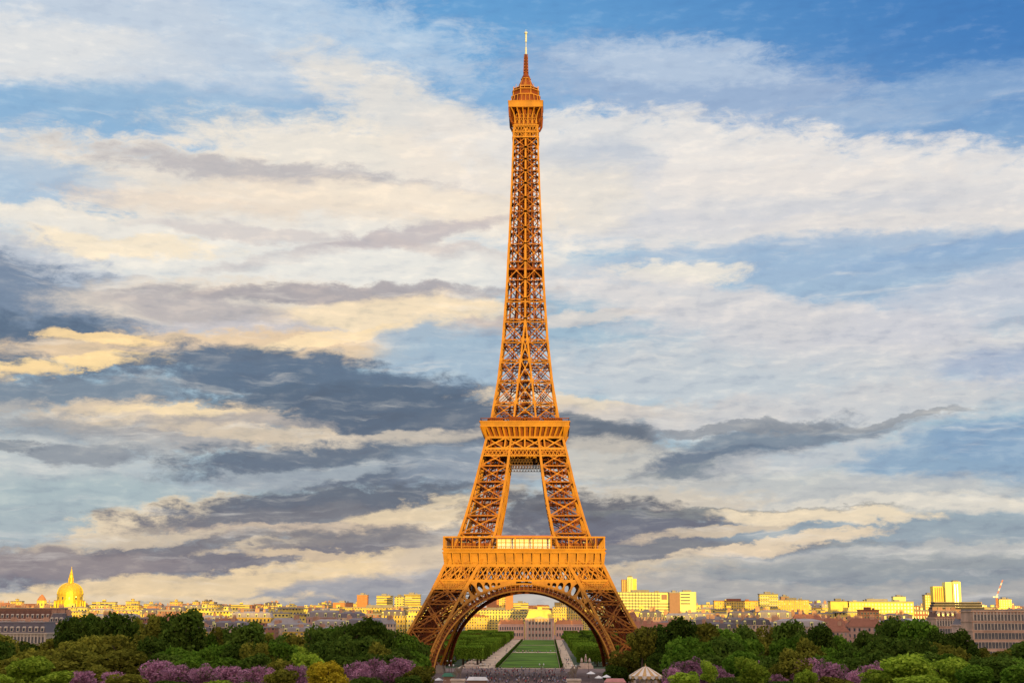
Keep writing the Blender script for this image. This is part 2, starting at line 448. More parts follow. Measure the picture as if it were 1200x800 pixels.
M['white'] = mat('white_panel', (.84,.78,.28), .6, .3, var=.06, vscale=.1)
M['brownp'] = mat('brown_panel', (.34,.19,.13), .7, .2, var=.08)
M['orangep'] = mat('terracotta_panel', (.55,.22,.09), .7, .2, var=.12)
M['glass_dull'] = mat('smoked_glass', (.06,.05,.05), .65, .2, var=.3, vscale=.2)
M['glass'] = mat('window_glass', (.05,.06,.08), .15, .6, var=.3, vscale=.2)
M['gold'] = mat('gilded_lead', (.74,.50,.035), .45, .5, metal=.35, var=.2, vscale=.5)
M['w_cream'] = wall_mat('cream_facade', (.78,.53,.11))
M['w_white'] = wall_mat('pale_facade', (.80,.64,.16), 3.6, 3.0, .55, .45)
M['w_stone'] = wall_mat('stone_facade', (.58,.42,.30), 2.7, 3.3, .40, .58)
M['w_rose'] = wall_mat('rosy_facade', (.56,.34,.26), 2.8, 3.2, .40, .55)
M['w_brick'] = wall_mat('brick_facade', (.38,.17,.11), 3.0, 3.1, .40, .5)
M['w_band'] = wall_mat('banded_facade', (.78,.58,.11), 60., 3.1, 1.0, .40)
MW = ['w_cream', 'w_white', 'w_stone', 'w_rose', 'w_brick', 'w_band']

# ================================================================ terrain
def ground_z(x, d):
    """height of the ground, d metres ahead of the camera"""
    P = [(-4000,40), (-400,32), (-60,27), (20,27), (60,25), (300,13), (460,4), (560,.8), (640,0), (1750,0), (2600,11), (4000,26), (7000,30), (14000,30)]
    return float(np.interp(d, [p[0] for p in P], [p[1] for p in P]))
def build_ground():
    ds = [-4000,-1500,-400,-200,-60,20,60]+list(range(100,640,40))+[640,750,900,1100,1300,1500,1750,2000,2300,2600,3200,4000,7000,14000]
    xs = [-9000,-5000,-3000,-2000,-1400,-1000,-700,-500,-350,-250,-150,-75,0,75,150,250,350,500,700,1000,1400,2000,3000,5000,9000]
    v = [(x, d-700, ground_z(x, d)) for d in ds for x in xs]; n = len(xs)
    f = [(i*n+j, i*n+j+1, (i+1)*n+j+1, (i+1)*n+j) for i in range(len(ds)-1) for j in range(n-1)]
    me = bpy.data.meshes.new('ground'); me.from_pydata(v, [], f)
    m = bpy.data.materials.new('ground_soil'); m.use_nodes = True; T = NT(m.node_tree); bs = T.n['Principled BSDF']
    tc = T.new('ShaderNodeTexCoord').outputs['Object']
    sp = T.new('ShaderNodeSeparateXYZ'); T.put(sp.inputs[0], tc)
    city = T.mrange(sp.outputs[1], 300, 420)
    grass = T.mix(T.noise(tc, .08, 4, .6), (.03,.055,.018,1), (.06,.08,.03,1))
    stone = T.mix(T.noise(tc, .03, 4, .6), (.12,.10,.08,1), (.24,.19,.15,1))
    T.put(bs.inputs['Base Color'], T.mix(city, grass, stone)); bs.inputs['Roughness'].default_value = .95
    me.materials.append(m); o = obj('ground', me); tag(o, kind='structure')
build_ground()
def sheet(name, pts, m, label=None):
    b = MB(); b.face(*pts); o = b.build(name, m); tag(o, kind='structure'); return o
M['gravel'] = mat('pale_gravel', (.62,.45,.31), .95, .1, var=.4, vscale=.09)
M['paving'] = mat('plaza_paving', (.22,.15,.13), .9, .1, var=.35, vscale=.2)
M['lawn'] = mat('lawn_grass', (.085,.16,.012), .95, .1, var=.55, vscale=.035)
def Y(d): return d-700
CX = 0.3  # lawn axis, metres
sheet('plaza', [(-75,Y(570),.9),(75,Y(570),.9),(75,Y(645),.05),(-75,Y(645),.05)], M['paving'])
sheet('plaza_under_tower', [(-90,Y(645),.05),(90,Y(645),.05),(90,Y(812),.05),(-90,Y(812),.05)], M['paving'])
for nm, x0, x1, d0, d1 in (('path', -39, 26, 812, 1655),):
    sheet(nm, [(x0,Y(d0),.054),(x1,Y(d0),.054),(x1,Y(d1),.054),(x0,Y(d1),.054)], M['gravel'])
for d0, d1 in ((818, 1120), (1150, 1380), (1400, 1640)):
    b = MB(); b.box(-16.5, 17.2, Y(d0), Y(d1), .06, .3); tag(b.build('lawn', M['lawn']), kind='structure')

# ================================================================ the tower
ZO = [(0,60.5),(5,58.6),(20,51.5),(30,46.2),(40,41.0),(44.6,38.7),(51,36.0),(57.6,33.0),(65,29.9),(78,26.0),(92,22.5),(106,19.4),(112,18.0),(122,15.8),(140,13.0),(160,10.9),(187,9.1),(230,7.3),(269,5.95),(280,5.7)]
ZI = [(0,45.0),(11.3,40.2),(27.7,33.3),(43,25.2),(50.5,21.0),(57.6,16.6),(66,13.4),(80,10.7),(93,8.6),(102,7.6),(112,6.4),(122,5.2),(130,4.4),(150,2.2),(171,0.0),(280,0.0)]
def ho(z): return float(np.interp(z, [a for a,_ in ZO], [b for _,b in ZO]))
def hi(z): return float(np.interp(z, [a for a,_ in ZI], [b for _,b in ZI]))
tower = empty('iron_lattice_tower', 'tall orange-brown iron lattice tower on four arched legs', 'tower', (0,0,0))
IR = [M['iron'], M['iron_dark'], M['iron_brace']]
def rotM(k): return Matrix.Rotation(k*math.pi/2, 4, 'Z')
def four(name, fn, mats=None, subs=None):
    """one part for each of the four sides, built once and turned"""
    b = MB(); fn(b); me = b.mesh(name, mats or IR); out = []
    for k in range(4):
        o = obj(name, me, tower); o.rotation_euler = (0,0,k*math.pi/2); out.append(o)
    return out
# --- a panel between two rising chords
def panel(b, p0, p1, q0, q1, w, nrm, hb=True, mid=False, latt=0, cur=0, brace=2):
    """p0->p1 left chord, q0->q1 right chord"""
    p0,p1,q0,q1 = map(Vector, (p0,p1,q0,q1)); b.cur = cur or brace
    if latt:
        b.lattice(p0, q1, latt, w, nrm); b.lattice(q0, p1, latt, w, nrm)
        if hb: b.lattice(p1, q1, latt, w, nrm)
    else:
        b.beam(p0, q1, w, w*.7, nrm); b.beam(q0, p1, w, w*.7, nrm)
        if hb: b.beam(p1, q1, w, w*.8, nrm)
    if mid:
        b.beam((p0+p1)/2, (q0+q1)/2, w*.8, w*.6, nrm)
    b.cur = cur
    c = (p0+p1+q0+q1)/4
    n = Vector(nrm).normalized(); t = Vector((0,0,1)).cross(n).normalized(); u = n.cross(t)
    g = w*1.5
    b.beam(c-n*(w*.45), c+n*(w*.45), g, g, u)
def leg_mesh(levels, w, latt, chord, inner_dark=True):
    """leg in the +x,-y corner"""
    b = MB()
    for z0, z1 in zip(levels, levels[1:]):
        o0,o1,i0,i1 = ho(z0),ho(z1),hi(z0),hi(z1)
        A0,A1 = Vector((o0,-o0,z0)), Vector((o1,-o1,z1)); B0,B1 = Vector((i0,-o0,z0)), Vector((i1,-o1,z1))
        C0,C1 = Vector((i0,-i0,z0)), Vector((i1,-i1,z1)); D0,D1 = Vector((o0,-i0,z0)), Vector((o1,-i1,z1))
        b.cur = 0
        for p,q in ((A0,A1),(B0,B1),(C0,C1),(D0,D1)): b.beam(p, q, chord, chord, (0,1,0))
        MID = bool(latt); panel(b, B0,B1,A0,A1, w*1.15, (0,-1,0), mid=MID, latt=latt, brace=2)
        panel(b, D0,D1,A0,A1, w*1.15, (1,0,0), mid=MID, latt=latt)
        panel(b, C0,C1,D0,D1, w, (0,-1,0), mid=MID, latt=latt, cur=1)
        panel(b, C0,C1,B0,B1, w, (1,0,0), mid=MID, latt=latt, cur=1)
        # inner diaphragm, lift rails and stairs: tangle inside a leg, its shade coloured deep red
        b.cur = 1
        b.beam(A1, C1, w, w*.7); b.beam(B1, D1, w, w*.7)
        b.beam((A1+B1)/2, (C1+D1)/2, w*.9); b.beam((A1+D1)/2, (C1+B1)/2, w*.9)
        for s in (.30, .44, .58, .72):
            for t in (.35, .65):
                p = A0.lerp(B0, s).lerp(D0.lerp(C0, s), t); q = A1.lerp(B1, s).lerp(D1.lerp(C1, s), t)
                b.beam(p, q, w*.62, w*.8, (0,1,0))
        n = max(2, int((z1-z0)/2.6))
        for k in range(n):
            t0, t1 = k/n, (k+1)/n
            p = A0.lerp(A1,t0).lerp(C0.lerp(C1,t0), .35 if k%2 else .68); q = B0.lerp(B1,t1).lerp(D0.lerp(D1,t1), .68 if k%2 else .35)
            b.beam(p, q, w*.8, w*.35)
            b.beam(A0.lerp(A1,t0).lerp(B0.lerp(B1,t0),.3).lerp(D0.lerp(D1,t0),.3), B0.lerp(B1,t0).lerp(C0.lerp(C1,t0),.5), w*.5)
    return b
b = leg_mesh([4.2,10.4,22.4,34.4,44.0,57.0], .42, 1.5, 1.15); me = b.mesh('lower_leg', IR)
pb = MB(); pb.frustum(-3.6,3.6,-3.6,3.6,0,3.4,.7); pb.frustum(-2.6,2.2,-2.2,2.6,3.3,5.0,.4)
pm = pb.mesh('stone_pier', M['stone_pier'])
for k in range(4):
    o = obj('lower_leg', me, tower); o.rotation_euler = (0,0,k*math.pi/2)
    for dx, dy in ((60.2,60.2),(45.2,60.2),(60.2,45.2),(45.2,45.2)): obj('stone_pier', pm, o, (dx,-dy,0))
b = leg_mesh([57.6,66,74.3,82.4,90.3,98.0,105], .50, 0, 1.15)
me = b.mesh('middle_leg', IR)
for k in range(4): obj('middle_leg', me, tower).rotation_euler = (0,0,k*math.pi/2)

# --- the long upper shaft: one mesh per side plus the core
LV = [121,129,139.9,150.2,160.3,170.6,180.7,190.5,199.8,208.8,217.4,225.7,233,240.4,247,253.1,259.3,264.5,270]
def shaft_side(b):
    for z0, z1 in zip(LV, LV[1:]):
        o0,o1,i0,i1 = ho(z0),ho(z1),hi(z0),hi(z1); k = .8 if z0 < 200 else .62
        N = (0,-1,0); b.cur = 0
        for s in (-1, 1):
            A0,A1 = Vector((s*o0,-o0,z0)), Vector((s*o1,-o1,z1)); B0,B1 = Vector((s*i0,-o0,z0)), Vector((s*i1,-o1,z1))
            if s == 1: b.beam(A0, A1, k*1.25, k*1.25, (0,1,0))
            if i0 > .01 or s == 1: b.beam(B0, B1, k*(1.05 if i0>.01 else 1.35), k, (0,1,0))
            w = .50 if z0 < 200 else .42
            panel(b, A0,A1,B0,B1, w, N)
            if z0 < 172:      # doubled horizontal girder at each node
                u = 1.5; A2 = A1.lerp(A0, u/(z1-z0)); B2 = B1.lerp(B0, u/(z1-z0))
                b.beam(A2, B2, w*.8, w*.6, N); m_ = (A1+B1)/2; b.beam(A2, m_, w*.6); b.beam(B2, m_, w*.6)
            # gusset plates on the nodes
            for P, g in ((A1,1.5), (B1,2.3)): b.beam(P+Vector((-s*.3*(g<2),-.15,-.9*k)), P+Vector((-s*.3*(g<2),-.15,.9*k)), g*k, .5, (0,1,0))
        if i0 > .3:
            B0,B1 = Vector((-i0,-o0,z0)), Vector((-i1,-o1,z1)); C0,C1 = Vector((i0,-o0,z0)), Vector((i1,-o1,z1))
            if i1 > .3: panel(b, B0,B1,C0,C1, .46, N, brace=0)
            # inner faces of the four shafts
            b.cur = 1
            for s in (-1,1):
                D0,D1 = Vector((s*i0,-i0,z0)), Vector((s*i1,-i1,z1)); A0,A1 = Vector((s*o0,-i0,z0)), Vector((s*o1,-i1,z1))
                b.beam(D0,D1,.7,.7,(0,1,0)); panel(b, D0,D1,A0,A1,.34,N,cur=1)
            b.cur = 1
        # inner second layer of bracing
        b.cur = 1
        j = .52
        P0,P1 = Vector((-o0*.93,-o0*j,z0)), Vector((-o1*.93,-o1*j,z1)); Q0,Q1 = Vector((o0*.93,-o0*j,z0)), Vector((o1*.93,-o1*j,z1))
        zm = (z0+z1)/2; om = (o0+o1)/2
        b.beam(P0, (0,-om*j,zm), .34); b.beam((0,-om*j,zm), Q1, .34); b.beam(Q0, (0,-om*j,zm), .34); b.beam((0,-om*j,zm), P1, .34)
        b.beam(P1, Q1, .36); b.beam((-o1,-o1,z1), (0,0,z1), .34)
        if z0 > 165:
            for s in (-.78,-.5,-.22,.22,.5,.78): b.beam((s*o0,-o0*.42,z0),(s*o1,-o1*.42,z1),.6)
    b.cur = 0
    # horizontal walkway half way up
    b.cur = 1
four('shaft_side', shaft_side)
b = MB(); b.cur = 1     # lift shaft and stair
for z0, z1 in zip(np.arange(118,270,3.8), np.arange(121.8,274,3.8)):
    r = 2.3 if z0 < 190 else 2.6
    for sx in (-1,1):
        for sy in (-1,1): b.beam((sx*r,sy*r,z0),(sx*r,sy*r,z1),.42)
    for sx in (-1,1):
        b.beam((-r*sx,-r,z0),(r*sx,-r,z1),.3); b.beam((-r*sx,r,z0),(r*sx,r,z1),.3); b.beam((sx*r,-r,z0),(sx*r,r,z1),.3)
        b.beam((-r,sx*r,z1),(r,sx*r,z1),.34)
    b.box(-r*.75,r*.75,-r*.75,r*.75,z0,z0+(3.3 if z0 > 175 else 1.2))
b.box(-ho(196)-.2,ho(196)+.2,-ho(196)-.2,ho(196)+.2,195.6,196.4)
b.box(-3.4,3.4,-3.4,3.4,196.4,199.6)
b.build('lift_core', IR, tower)

# --- belts of the second level
def belt(b, z0, z1, n, w, t, dbl=True, frame=.7, x0=None, x1=None, off=0., dia=False):
    o0, o1 = ho(z0)-off, ho(z1)-off
    def X(s, z): # s in -1..1
        return Vector((s*(ho(z)), -(ho(z)-off), z))
    b.beam(X(-1,z0), X(1,z0), frame, frame, (0,0,1)); b.beam(X(-1,z1), X(1,z1), frame, frame, (0,0,1))
    lo, hh = (-1, 1) if x0 is None else (x0, x1)
    for k in range(n):
        s0, s1 = lo+(hh-lo)*k/n, lo+(hh-lo)*(k+1)/n; sm = (s0+s1)/2; zm = (z0+z1)/2
        b.beam(X(s0,z0), X(s1,z1), w, w*.7, (0,-1,0)); b.beam(X(s1,z0), X(s0,z1), w, w*.7, (0,-1,0))
        if not dia: b.beam(X(s0,z0), X(s0,z1), w*1.15, w*.9, (0,-1,0))
        if dbl:
            for a_, c_ in (((sm,z0),(s0,zm)),((s0,zm),(sm,z1)),((sm,z1),(s1,zm)),((s1,zm),(sm,z0))):
                b.beam(X(*a_), X(*c_), w*.5, w*.5, (0,-1,0))
def second_belt(b):
    b.cur = 0
    belt(b, 106.4, 111.6, 4, .62, 0, dbl=False, frame=.8)
    belt(b, 102.9, 106.0, 22, .30, 0, dbl=False, frame=.6, dia=True)
    for s in (-1,1):      # chords in front of the belts
        b.beam((s*hi(102.5),-ho(102.5)-.35,102.5),(s*hi(111.8),-ho(111.8)-.35,111.8),1.0,.5,(0,1,0))
        b.beam((s*ho(102.5),-ho(102.5)-.1,102.5),(s*ho(111.8),-ho(111.8)-.1,111.8),1.15,.9,(0,1,0))
    b.cur = 1
    for z in (104.5, 109): b.beam((-ho(z)+1,-ho(z)+3.5,z),(ho(z)-1,-ho(z)+3.5,z),1.0,2.0)
    for k in range(9):
        x = -16+4*k; b.beam((x,-16,103),(x+3.6,-16,111),.5)
four('second_belt', second_belt)
def second_gallery(b):
    b.cur = 0
    n = 16; z0, z1, zt = 111.9, 116.6, 118.9
    r0, r1 = 18.6, 20.9
    # parapet slab and flaring consoles
    b.hexa([(-r1,-r1,z1),(r1,-r1,z1),(r1-3,-r1+3,z1),(-r1+3,-r1+3,z1),(-r1-.3,-r1-.3,zt),(r1+.3,-r1-.3,zt),(r1-3,-r1+3,zt),(-r1+3,-r1+3,zt)])
    b.beam((-r1-.4,-r1-.4,zt+.1),(r1+.4,-r1-.4,zt+.1),.5,.5)
    b.beam((-r1-.1,-r1-.2,z1+.1),(r1+.1,-r1-.2,z1+.1),.4,.5)
    b.cur = 1; b.face((-r0+.6,-r0+.7,z0),(r0-.6,-r0+.7,z0),(r0+.6,-r0-.2,z1),(-r0-.6,-r0-.2,z1)); b.cur = 0
    for k in range(n+1):
        x = -1+2*k/n
        b.hexa([(x*r0-.45,-r0-.1,z0),(x*r0+.45,-r0-.1,z0),(x*r0+.45,-r0+.8,z0),(x*r0-.45,-r0+.8,z0),
                (x*r1-.45,-r1+.1,z1-.02),(x*r1+.45,-r1+.1,z1-.02),(x*r1+.45,-r0,z1-.02),(x*r1-.45,-r0,z1-.02)])
    b.beam((-r0,-r0-.1,z0),(r0,-r0-.1,z0),.6,.6)
    b.cur = 1
    for k in range(41):
        x = -r1+2*r1*k/40; b.beam((x,-r1,zt),(x,-r1,zt+1.7),.16)
    b.beam((-r1,-r1,zt+1.7),(r1,-r1,zt+1.7),.26)
    # kiosks behind the rail
    for x0, x1, hh in ((-17,-10.5,2.5),(-7.5,-1.5,2.9),(1,7,2.6),(9,16.5,2.4)):
        b.box(x0,x1,-17.6,-14.4,118.2,118.2+hh)
        b.frustum(x0-.4,x1+.4,-18,-14,118.2+hh,118.9+hh,.8)
four('second_gallery', second_gallery)
b = MB(); b.cur = 0
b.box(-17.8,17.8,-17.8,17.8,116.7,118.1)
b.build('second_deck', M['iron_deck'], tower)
def under_lattice(b):      # dark hanging grid seen between the legs
    b.cur = 0
    for z in (98.2, 99.6, 101.0, 102.2):
        b.beam((-8.4,-9.5,z),(8.4,-9.5,z),.3)
    for k in range(13):
        x = -8.4+1.4*k
        b.beam((x,-9.5,98.2),(x+1.4,-9.5,102.2),.22) if k < 12 else None
        b.beam((x,-9.5,102.2),(x+1.4,-9.5,98.2),.22) if k < 12 else None
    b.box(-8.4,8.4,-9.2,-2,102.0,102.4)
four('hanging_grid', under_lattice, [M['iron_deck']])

# --- first level
def first_belt(b):
    b.cur = 0
    belt(b, 44.3, 50.9, 18, .46, 0, dbl=True, frame=.9)
    for s in (-1, 1):
        # small diamond belt over each leg, and the heavy chords in front of the belt
        lo, hh = hi(42)/ho(42)+.02, 1.0
        if s < 0: lo, hh = -hh, -lo
        belt2 = MB(); belt2.cur = 0
        n = 9; z0, z1 = 40.5, 43.4
        X = lambda q, z: Vector((q*ho(z), -ho(z)-.05, z))
        for k in range(n):
            s0, s1 = lo+(hh-lo)*k/n, lo+(hh-lo)*(k+1)/n; sm = (s0+s1)/2; zm = (z0+z1)/2
            b.beam(X(s0,z0),X(s1,z1),.34,.3,(0,-1,0)); b.beam(X(s1,z0),X(s0,z1),.34,.3,(0,-1,0))
            for a_, c_ in (((sm,z0),(s0,zm)),((s0,zm),(sm,z1)),((sm,z1),(s1,zm)),((s1,zm),(sm,z0))): b.beam(X(*a_),X(*c_),.26,.26,(0,-1,0))
        b.beam(X(lo,z0),X(hh,z0),.7,.6); b.beam(X(lo,z1),X(hh,z1),.5,.5)
        b.beam((s*hi(40),-ho(40)-.45,40),(s*hi(51.2),-ho(51.2)-.45,51.2),1.5,.6,(0,1,0))
        b.beam((s*ho(40),-ho(40)-.1,40),(s*ho(51.2),-ho(51.2)-.1,51.2),1.4,1.2,(0,1,0))
    b.cur = 1
    z0, z1 = 44.6, 50.6
    for k in range(20):      # inner girder four metres behind
        x0 = -34+3.4*k; b.beam((x0,-33,z0),(x0+3.4,-33,z1),.5); b.beam((x0+3.4,-33,z0),(x0,-33,z1),.5); b.beam((x0,-33,z0),(x0,-33,z1),.5)
        b.beam((x0,-36,z1),(x0,-30,z0),.5); 
    b.beam((-34,-33,z0),(34,-33,z0),1.0); b.beam((-34,-33,z1),(34,-33,z1),1.0)
four('first_belt', first_belt)
def first_gallery(b):
    n = 18; R0, R1 = 36.1, 36.7
    b.cur = 0
    # name frieze leaning out, consoles between its eighteen panels
    z0, zc, z1, zt = 51.1, 52.6, 56.8, 58.5
    b.face((-R0+.5,-R0+.8,z0),(R0-.5,-R0+.8,z0),(R1-1.0,-R1+1.6,z1),(-R1+1.0,-R1+1.6,z1))
    b.beam((-R0-.1,-R0-.15,z0+.2),(R0+.1,-R0-.15,z0+.2),.5,.7)
    b.beam((-R0-.1,-R0-.2,zc),(R0+.1,-R0-.2,zc),.25,.3)
    for k in range(n+1):
        x = -1+2*k/n
        b.hexa([(x*R0-.28,-R0-.22,z0+.3),(x*R0+.28,-R0-.22,z0+.3),(x*R0+.28,-R0+.9,z0+.3),(x*R0-.28,-R0+.9,z0+.3),
                (x*R1-.34,-R1-.25,z1),(x*R1+.34,-R1-.25,z1),(x*R1+.34,-R1+1.7,z1),(x*R1-.34,-R1+1.7,z1)])
    # edge slab
    b.hexa([(-R1,-R1,z1),(R1,-R1,z1),(R1-4,-R1+4,z1),(-R1+4,-R1+4,z1),(-R1-.3,-R1-.3,zt),(R1+.3,-R1-.3,zt),(R1-4,-R1+4,zt),(-R1+4,-R1+4,zt)])
    b.beam((-R1-.4,-R1-.4,z1+.1),(R1+.4,-R1-.4,z1+.1),.35,.5); b.beam((-R1-.5,-R1-.5,zt),(R1+.5,-R1-.5,zt),.35,.5)
    # rail with slender posts and the top beam of the arcade
    for k in range(73):
        x = -R1+2*R1*k/72; b.beam((x,-R1,zt),(x,-R1,zt+1.2),.12)
    b.beam((-R1,-R1,zt+1.2),(R1,-R1,zt+1.2),.2)
    for k in range(n//2*2+1):
        if k % 2 == 0 or k in (1, 17): b.beam((-R1+2*R1*k/n,-R1+.2,zt),(-R1+2*R1*k/n,-R1+.2,63.6),.42 if k%4 else .62,.5,(0,1,0))
    b.hexa([(-R1-.3,-R1-.3,63.5),(R1+.3,-R1-.3,63.5),(R1-1.0,-R1+1.0,63.5),(-R1+1.0,-R1+1.0,63.5),(-R1-.3,-R1-.3,64.25),(R1+.3,-R1-.3,64.25),(R1-1.0,-R1+1.0,64.25),(-R1+1.0,-R1+1.0,64.25)])
    b.cur = 1
    for k in range(10): b.beam((-R1+2*R1*k/9*.98+.7,-R1+.8,64),(-R1+2*R1*k/9*.96+1,-R1+4.8,64),.3)
    # low wall and rooms behind the arcade over each leg
    for s in (-1,1):
        x0, x1 = (14.5, 32.2) if s > 0 else (-32.2, -14.5)
        b.cur = 1; b.box(x0,x1,-32.0,-31.0,57.4,61.2); b.box(x0+.5,x1-.5,-31,-26,61.2,61.5)
        for q in range(7): b.beam((x0+2.9*q,-33.4,57.5),(x0+2.9*q,-33.4,63.6),.35)
four('first_gallery', first_gallery)
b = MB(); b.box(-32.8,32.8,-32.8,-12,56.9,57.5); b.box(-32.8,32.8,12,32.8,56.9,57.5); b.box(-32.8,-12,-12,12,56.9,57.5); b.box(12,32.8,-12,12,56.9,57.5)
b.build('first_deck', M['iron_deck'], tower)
# pavilions with pale sloping walls between the legs
for k in range(4):
    b = MB(); b.hexa([(-12.6,-32.4,57.6),(12.6,-32.4,57.6),(12.6,-26,57.6),(-12.6,-26,57.6),(-12.6,-31.6,63.2),(12.6,-31.6,63.2),(12.6,-26,63.2),(-12.6,-26,63.2)])
    o = b.build('pavilion', M['pavilion_wall'], tower); o.rotation_euler = (0,0,k*math.pi/2)
    b = MB(); b.frustum(-13.6,13.6,-32.8,-25.4,63.25,64.9,.5); b.build('roof', M['pavilion_roof'], o)
    b = MB()
    for q in range(13):
        x = -12.6+2.1*q; b.beam((x,-32.5,57.7),(x,-31.7,63.1),.36 if q%2==0 else .14,.3,(0,1,0))
    b.beam((-12.6,-31.95,61.6),(12.6,-31.95,61.6),.2,.3)
    b.beam((-12.6,-32.45,58.5),(12.6,-32.45,58.5),.4,.3); b.build('mullions', M['iron'], o)

# --- the four great arches
AC, AR, AT = 0.6, 42.2, 3.1      # centre height, outer radius, depth of the ring
def P_arch(r, a, dy=0.):
    x, z = r*math.sin(a), AC+r*math.cos(a); return Vector((x, -(ho(max(z,0))+.5-dy), z))
def arch_fn(b):
    a1 = R_(86); N = 64; b.cur = 0
    for k in range(N):
        a, c = -a1+2*a1*k/N, -a1+2*a1*(k+1)/N
        b.beam(P_arch(AR,a), P_arch(AR,c), .62, .8, (0,1,0))
        b.beam(P_arch(AR-AT,a), P_arch(AR-AT,c), .62, .7, (0,1,0))
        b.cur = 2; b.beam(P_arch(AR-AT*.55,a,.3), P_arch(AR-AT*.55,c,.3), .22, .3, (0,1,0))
        b.beam(P_arch(AR,a), P_arch(AR-AT,a), .42, .5, (0,1,0))
        m_ = (a+c)/2; w = (c-a)*.3
        b.beam(P_arch(AR-.9,m_-w), P_arch(AR-.4,m_), .3); b.beam(P_arch(AR-.4,m_), P_arch(AR-.9,m_+w), .3)
        # thin web plate behind the openings, coloured dark red as shade
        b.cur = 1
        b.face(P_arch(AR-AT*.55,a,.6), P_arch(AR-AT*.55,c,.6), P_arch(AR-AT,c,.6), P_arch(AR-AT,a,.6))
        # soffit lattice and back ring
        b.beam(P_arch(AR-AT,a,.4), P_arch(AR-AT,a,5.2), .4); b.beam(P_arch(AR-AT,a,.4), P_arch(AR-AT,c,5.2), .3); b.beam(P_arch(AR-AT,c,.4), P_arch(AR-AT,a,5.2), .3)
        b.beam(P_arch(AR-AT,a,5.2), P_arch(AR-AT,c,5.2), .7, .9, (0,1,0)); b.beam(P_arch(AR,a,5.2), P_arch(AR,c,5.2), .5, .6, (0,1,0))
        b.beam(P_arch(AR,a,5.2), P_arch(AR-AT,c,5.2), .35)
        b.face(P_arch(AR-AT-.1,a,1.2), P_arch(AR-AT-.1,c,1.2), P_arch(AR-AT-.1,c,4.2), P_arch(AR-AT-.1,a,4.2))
        b.cur = 0
arches = four('great_arch', arch_fn)
# spandrels pierced by tall ovals that shrink towards the crown
def spandrel_mesh():
    bm = bmesh.new()
    zt = 44.0
    loops = []
    outer = []
    a_lo, a_hi = math.atan2(27.2, 31.5), math.atan2(3.5, 42)
    for k in range(19):
        a = a_lo+(a_hi-a_lo)*k/18; outer.append(((AR+.1)*math.sin(a), AC+(AR+.1)*math.cos(a)))
    outer += [(3.5, zt), (hi(zt)-.2, zt)]
    loops.append(outer)
    for a_deg, ry, rx in ((38.3,1.45,1.25),(34.5,2.75,1.25),(30.2,3.0,1.28),(25.9,2.35,1.22),(21.9,1.6,1.12),(18.2,1.0,.95),(15.0,.6,.7)):
        a = R_(a_deg); rc = AR+.75+ry; cx, cz = rc*math.sin(a), AC+rc*math.cos(a)
        lp = []
        for q in range(16):
            t = 2*math.pi*q/16; u, v = rx*math.cos(t), ry*math.sin(t)
            lp.append((cx+u*math.cos(a)+v*math.sin(a), cz-u*math.sin(a)+v*math.cos(a)))
        if max(p[1] for p in lp) < zt-.2: loops.append(lp)
    edges = []
    for lp in loops:
        vs = [bm.verts.new((x, -(ho(z)+.25), z)) for x, z in lp]
        edges += [bm.edges.new((vs[i], vs[(i+1) % len(vs)])) for i in range(len(vs))]
    r = bmesh.ops.triangle_fill(bm, use_beauty=True, use_dissolve=False, edges=edges, normal=(0,-1,0))
    fs = [f for f in bm.faces]
    ex = bmesh.ops.extrude_face_region(bm, geom=fs)
    bmesh.ops.translate(bm, verts=[v for v in ex['geom'] if isinstance(v, bmesh.types.BMVert)], vec=(0,.5,0))
    bmesh.ops.recalc_face_normals(bm, faces=bm.faces)
    me = bpy.data.meshes.new('spandrel'); bm.to_mesh(me); bm.free(); me.materials.append(M['iron']); return me
sm_ = spandrel_mesh()
for a in arches:
    o = obj('spandrel', sm_, a); o2 = obj('spandrel', sm_, a); o2.scale = (-1,1,1)

# --- summit
def summit_brackets(b):
    b.cur = 0
    z0, z1 = 264.5, 271
    for z in (264.6, 267.4, 270.8): b.beam((-ho(z)-.3,-ho(z)-.3,z),(ho(z)+.3,-ho(z)-.3,z),.8,.7)
    for k in range(8):
        x = -5.9+11.8*k/8
        b.beam((x,-ho(267)-.3,267.6),(x+1.47,-ho(269)-.3,270.8),.28); b.beam((x+1.47,-ho(267)-.3,267.6),(x,-ho(269)-.3,270.8),.28)
        b.beam((x,-ho(267)-.3,264.6),(x+1.47,-ho(267)-.3,267.4),.28); b.beam((x+1.47,-ho(267)-.3,264.6),(x,-ho(267)-.3,267.4),.28)
    # ribs that swing outward to carry the gallery
    for k in range(6):
        s = -1+2*k/5
        pts = [(s*5.4,-5.9,271),(s*5.4,-6.1,274.5),(s*6.0,-6.8,277.2),(s*7.4,-8.3,279.6)]
        for p, q in zip(pts, pts[1:]): b.beam(p, q, .55, .6, (0,1,0))
        if k < 5:
            for zc in (272.6, 275.6):
                xc = (s+.2)*5.4
                for t in range(8):
                    a, c = math.pi*t/4, math.pi*(t+1)/4
                    b.beam((xc+.75*math.cos(a),-6.05,zc+1.2*math.sin(a)),(xc+.75*math.cos(c),-6.05,zc+1.2*math.sin(c)),.25)
    b.cur = 1
    b.box(-5.2,5.2,-5.2,-4.8,271,279.5)
    # curved corner bracket
    for s in (-1, 1):
        p = [(s*5.6,-5.6,271.2),(s*6.9,-6.9,272.2),(s*8.0,-8.0,274.8),(s*8.3,-8.3,279.4)]
        for u, v in zip(p, p[1:]): b.beam(u, v, .9, .9, (0,1,0))
        b.face((s*5.5,-5.5,272),(s*8.0,-8.0,275.5),(s*8.2,-8.2,279.5),(s*5.5,-5.5,279.5))
four('summit_bracket', summit_brackets)
b = MB(); b.cur = 0
b.prism(8, 9.0, 9.3, 279.6, 280.2, rot=math.pi/8); b.frustum(-8.7,8.7,-8.7,8.7,279.7,280.3,0)
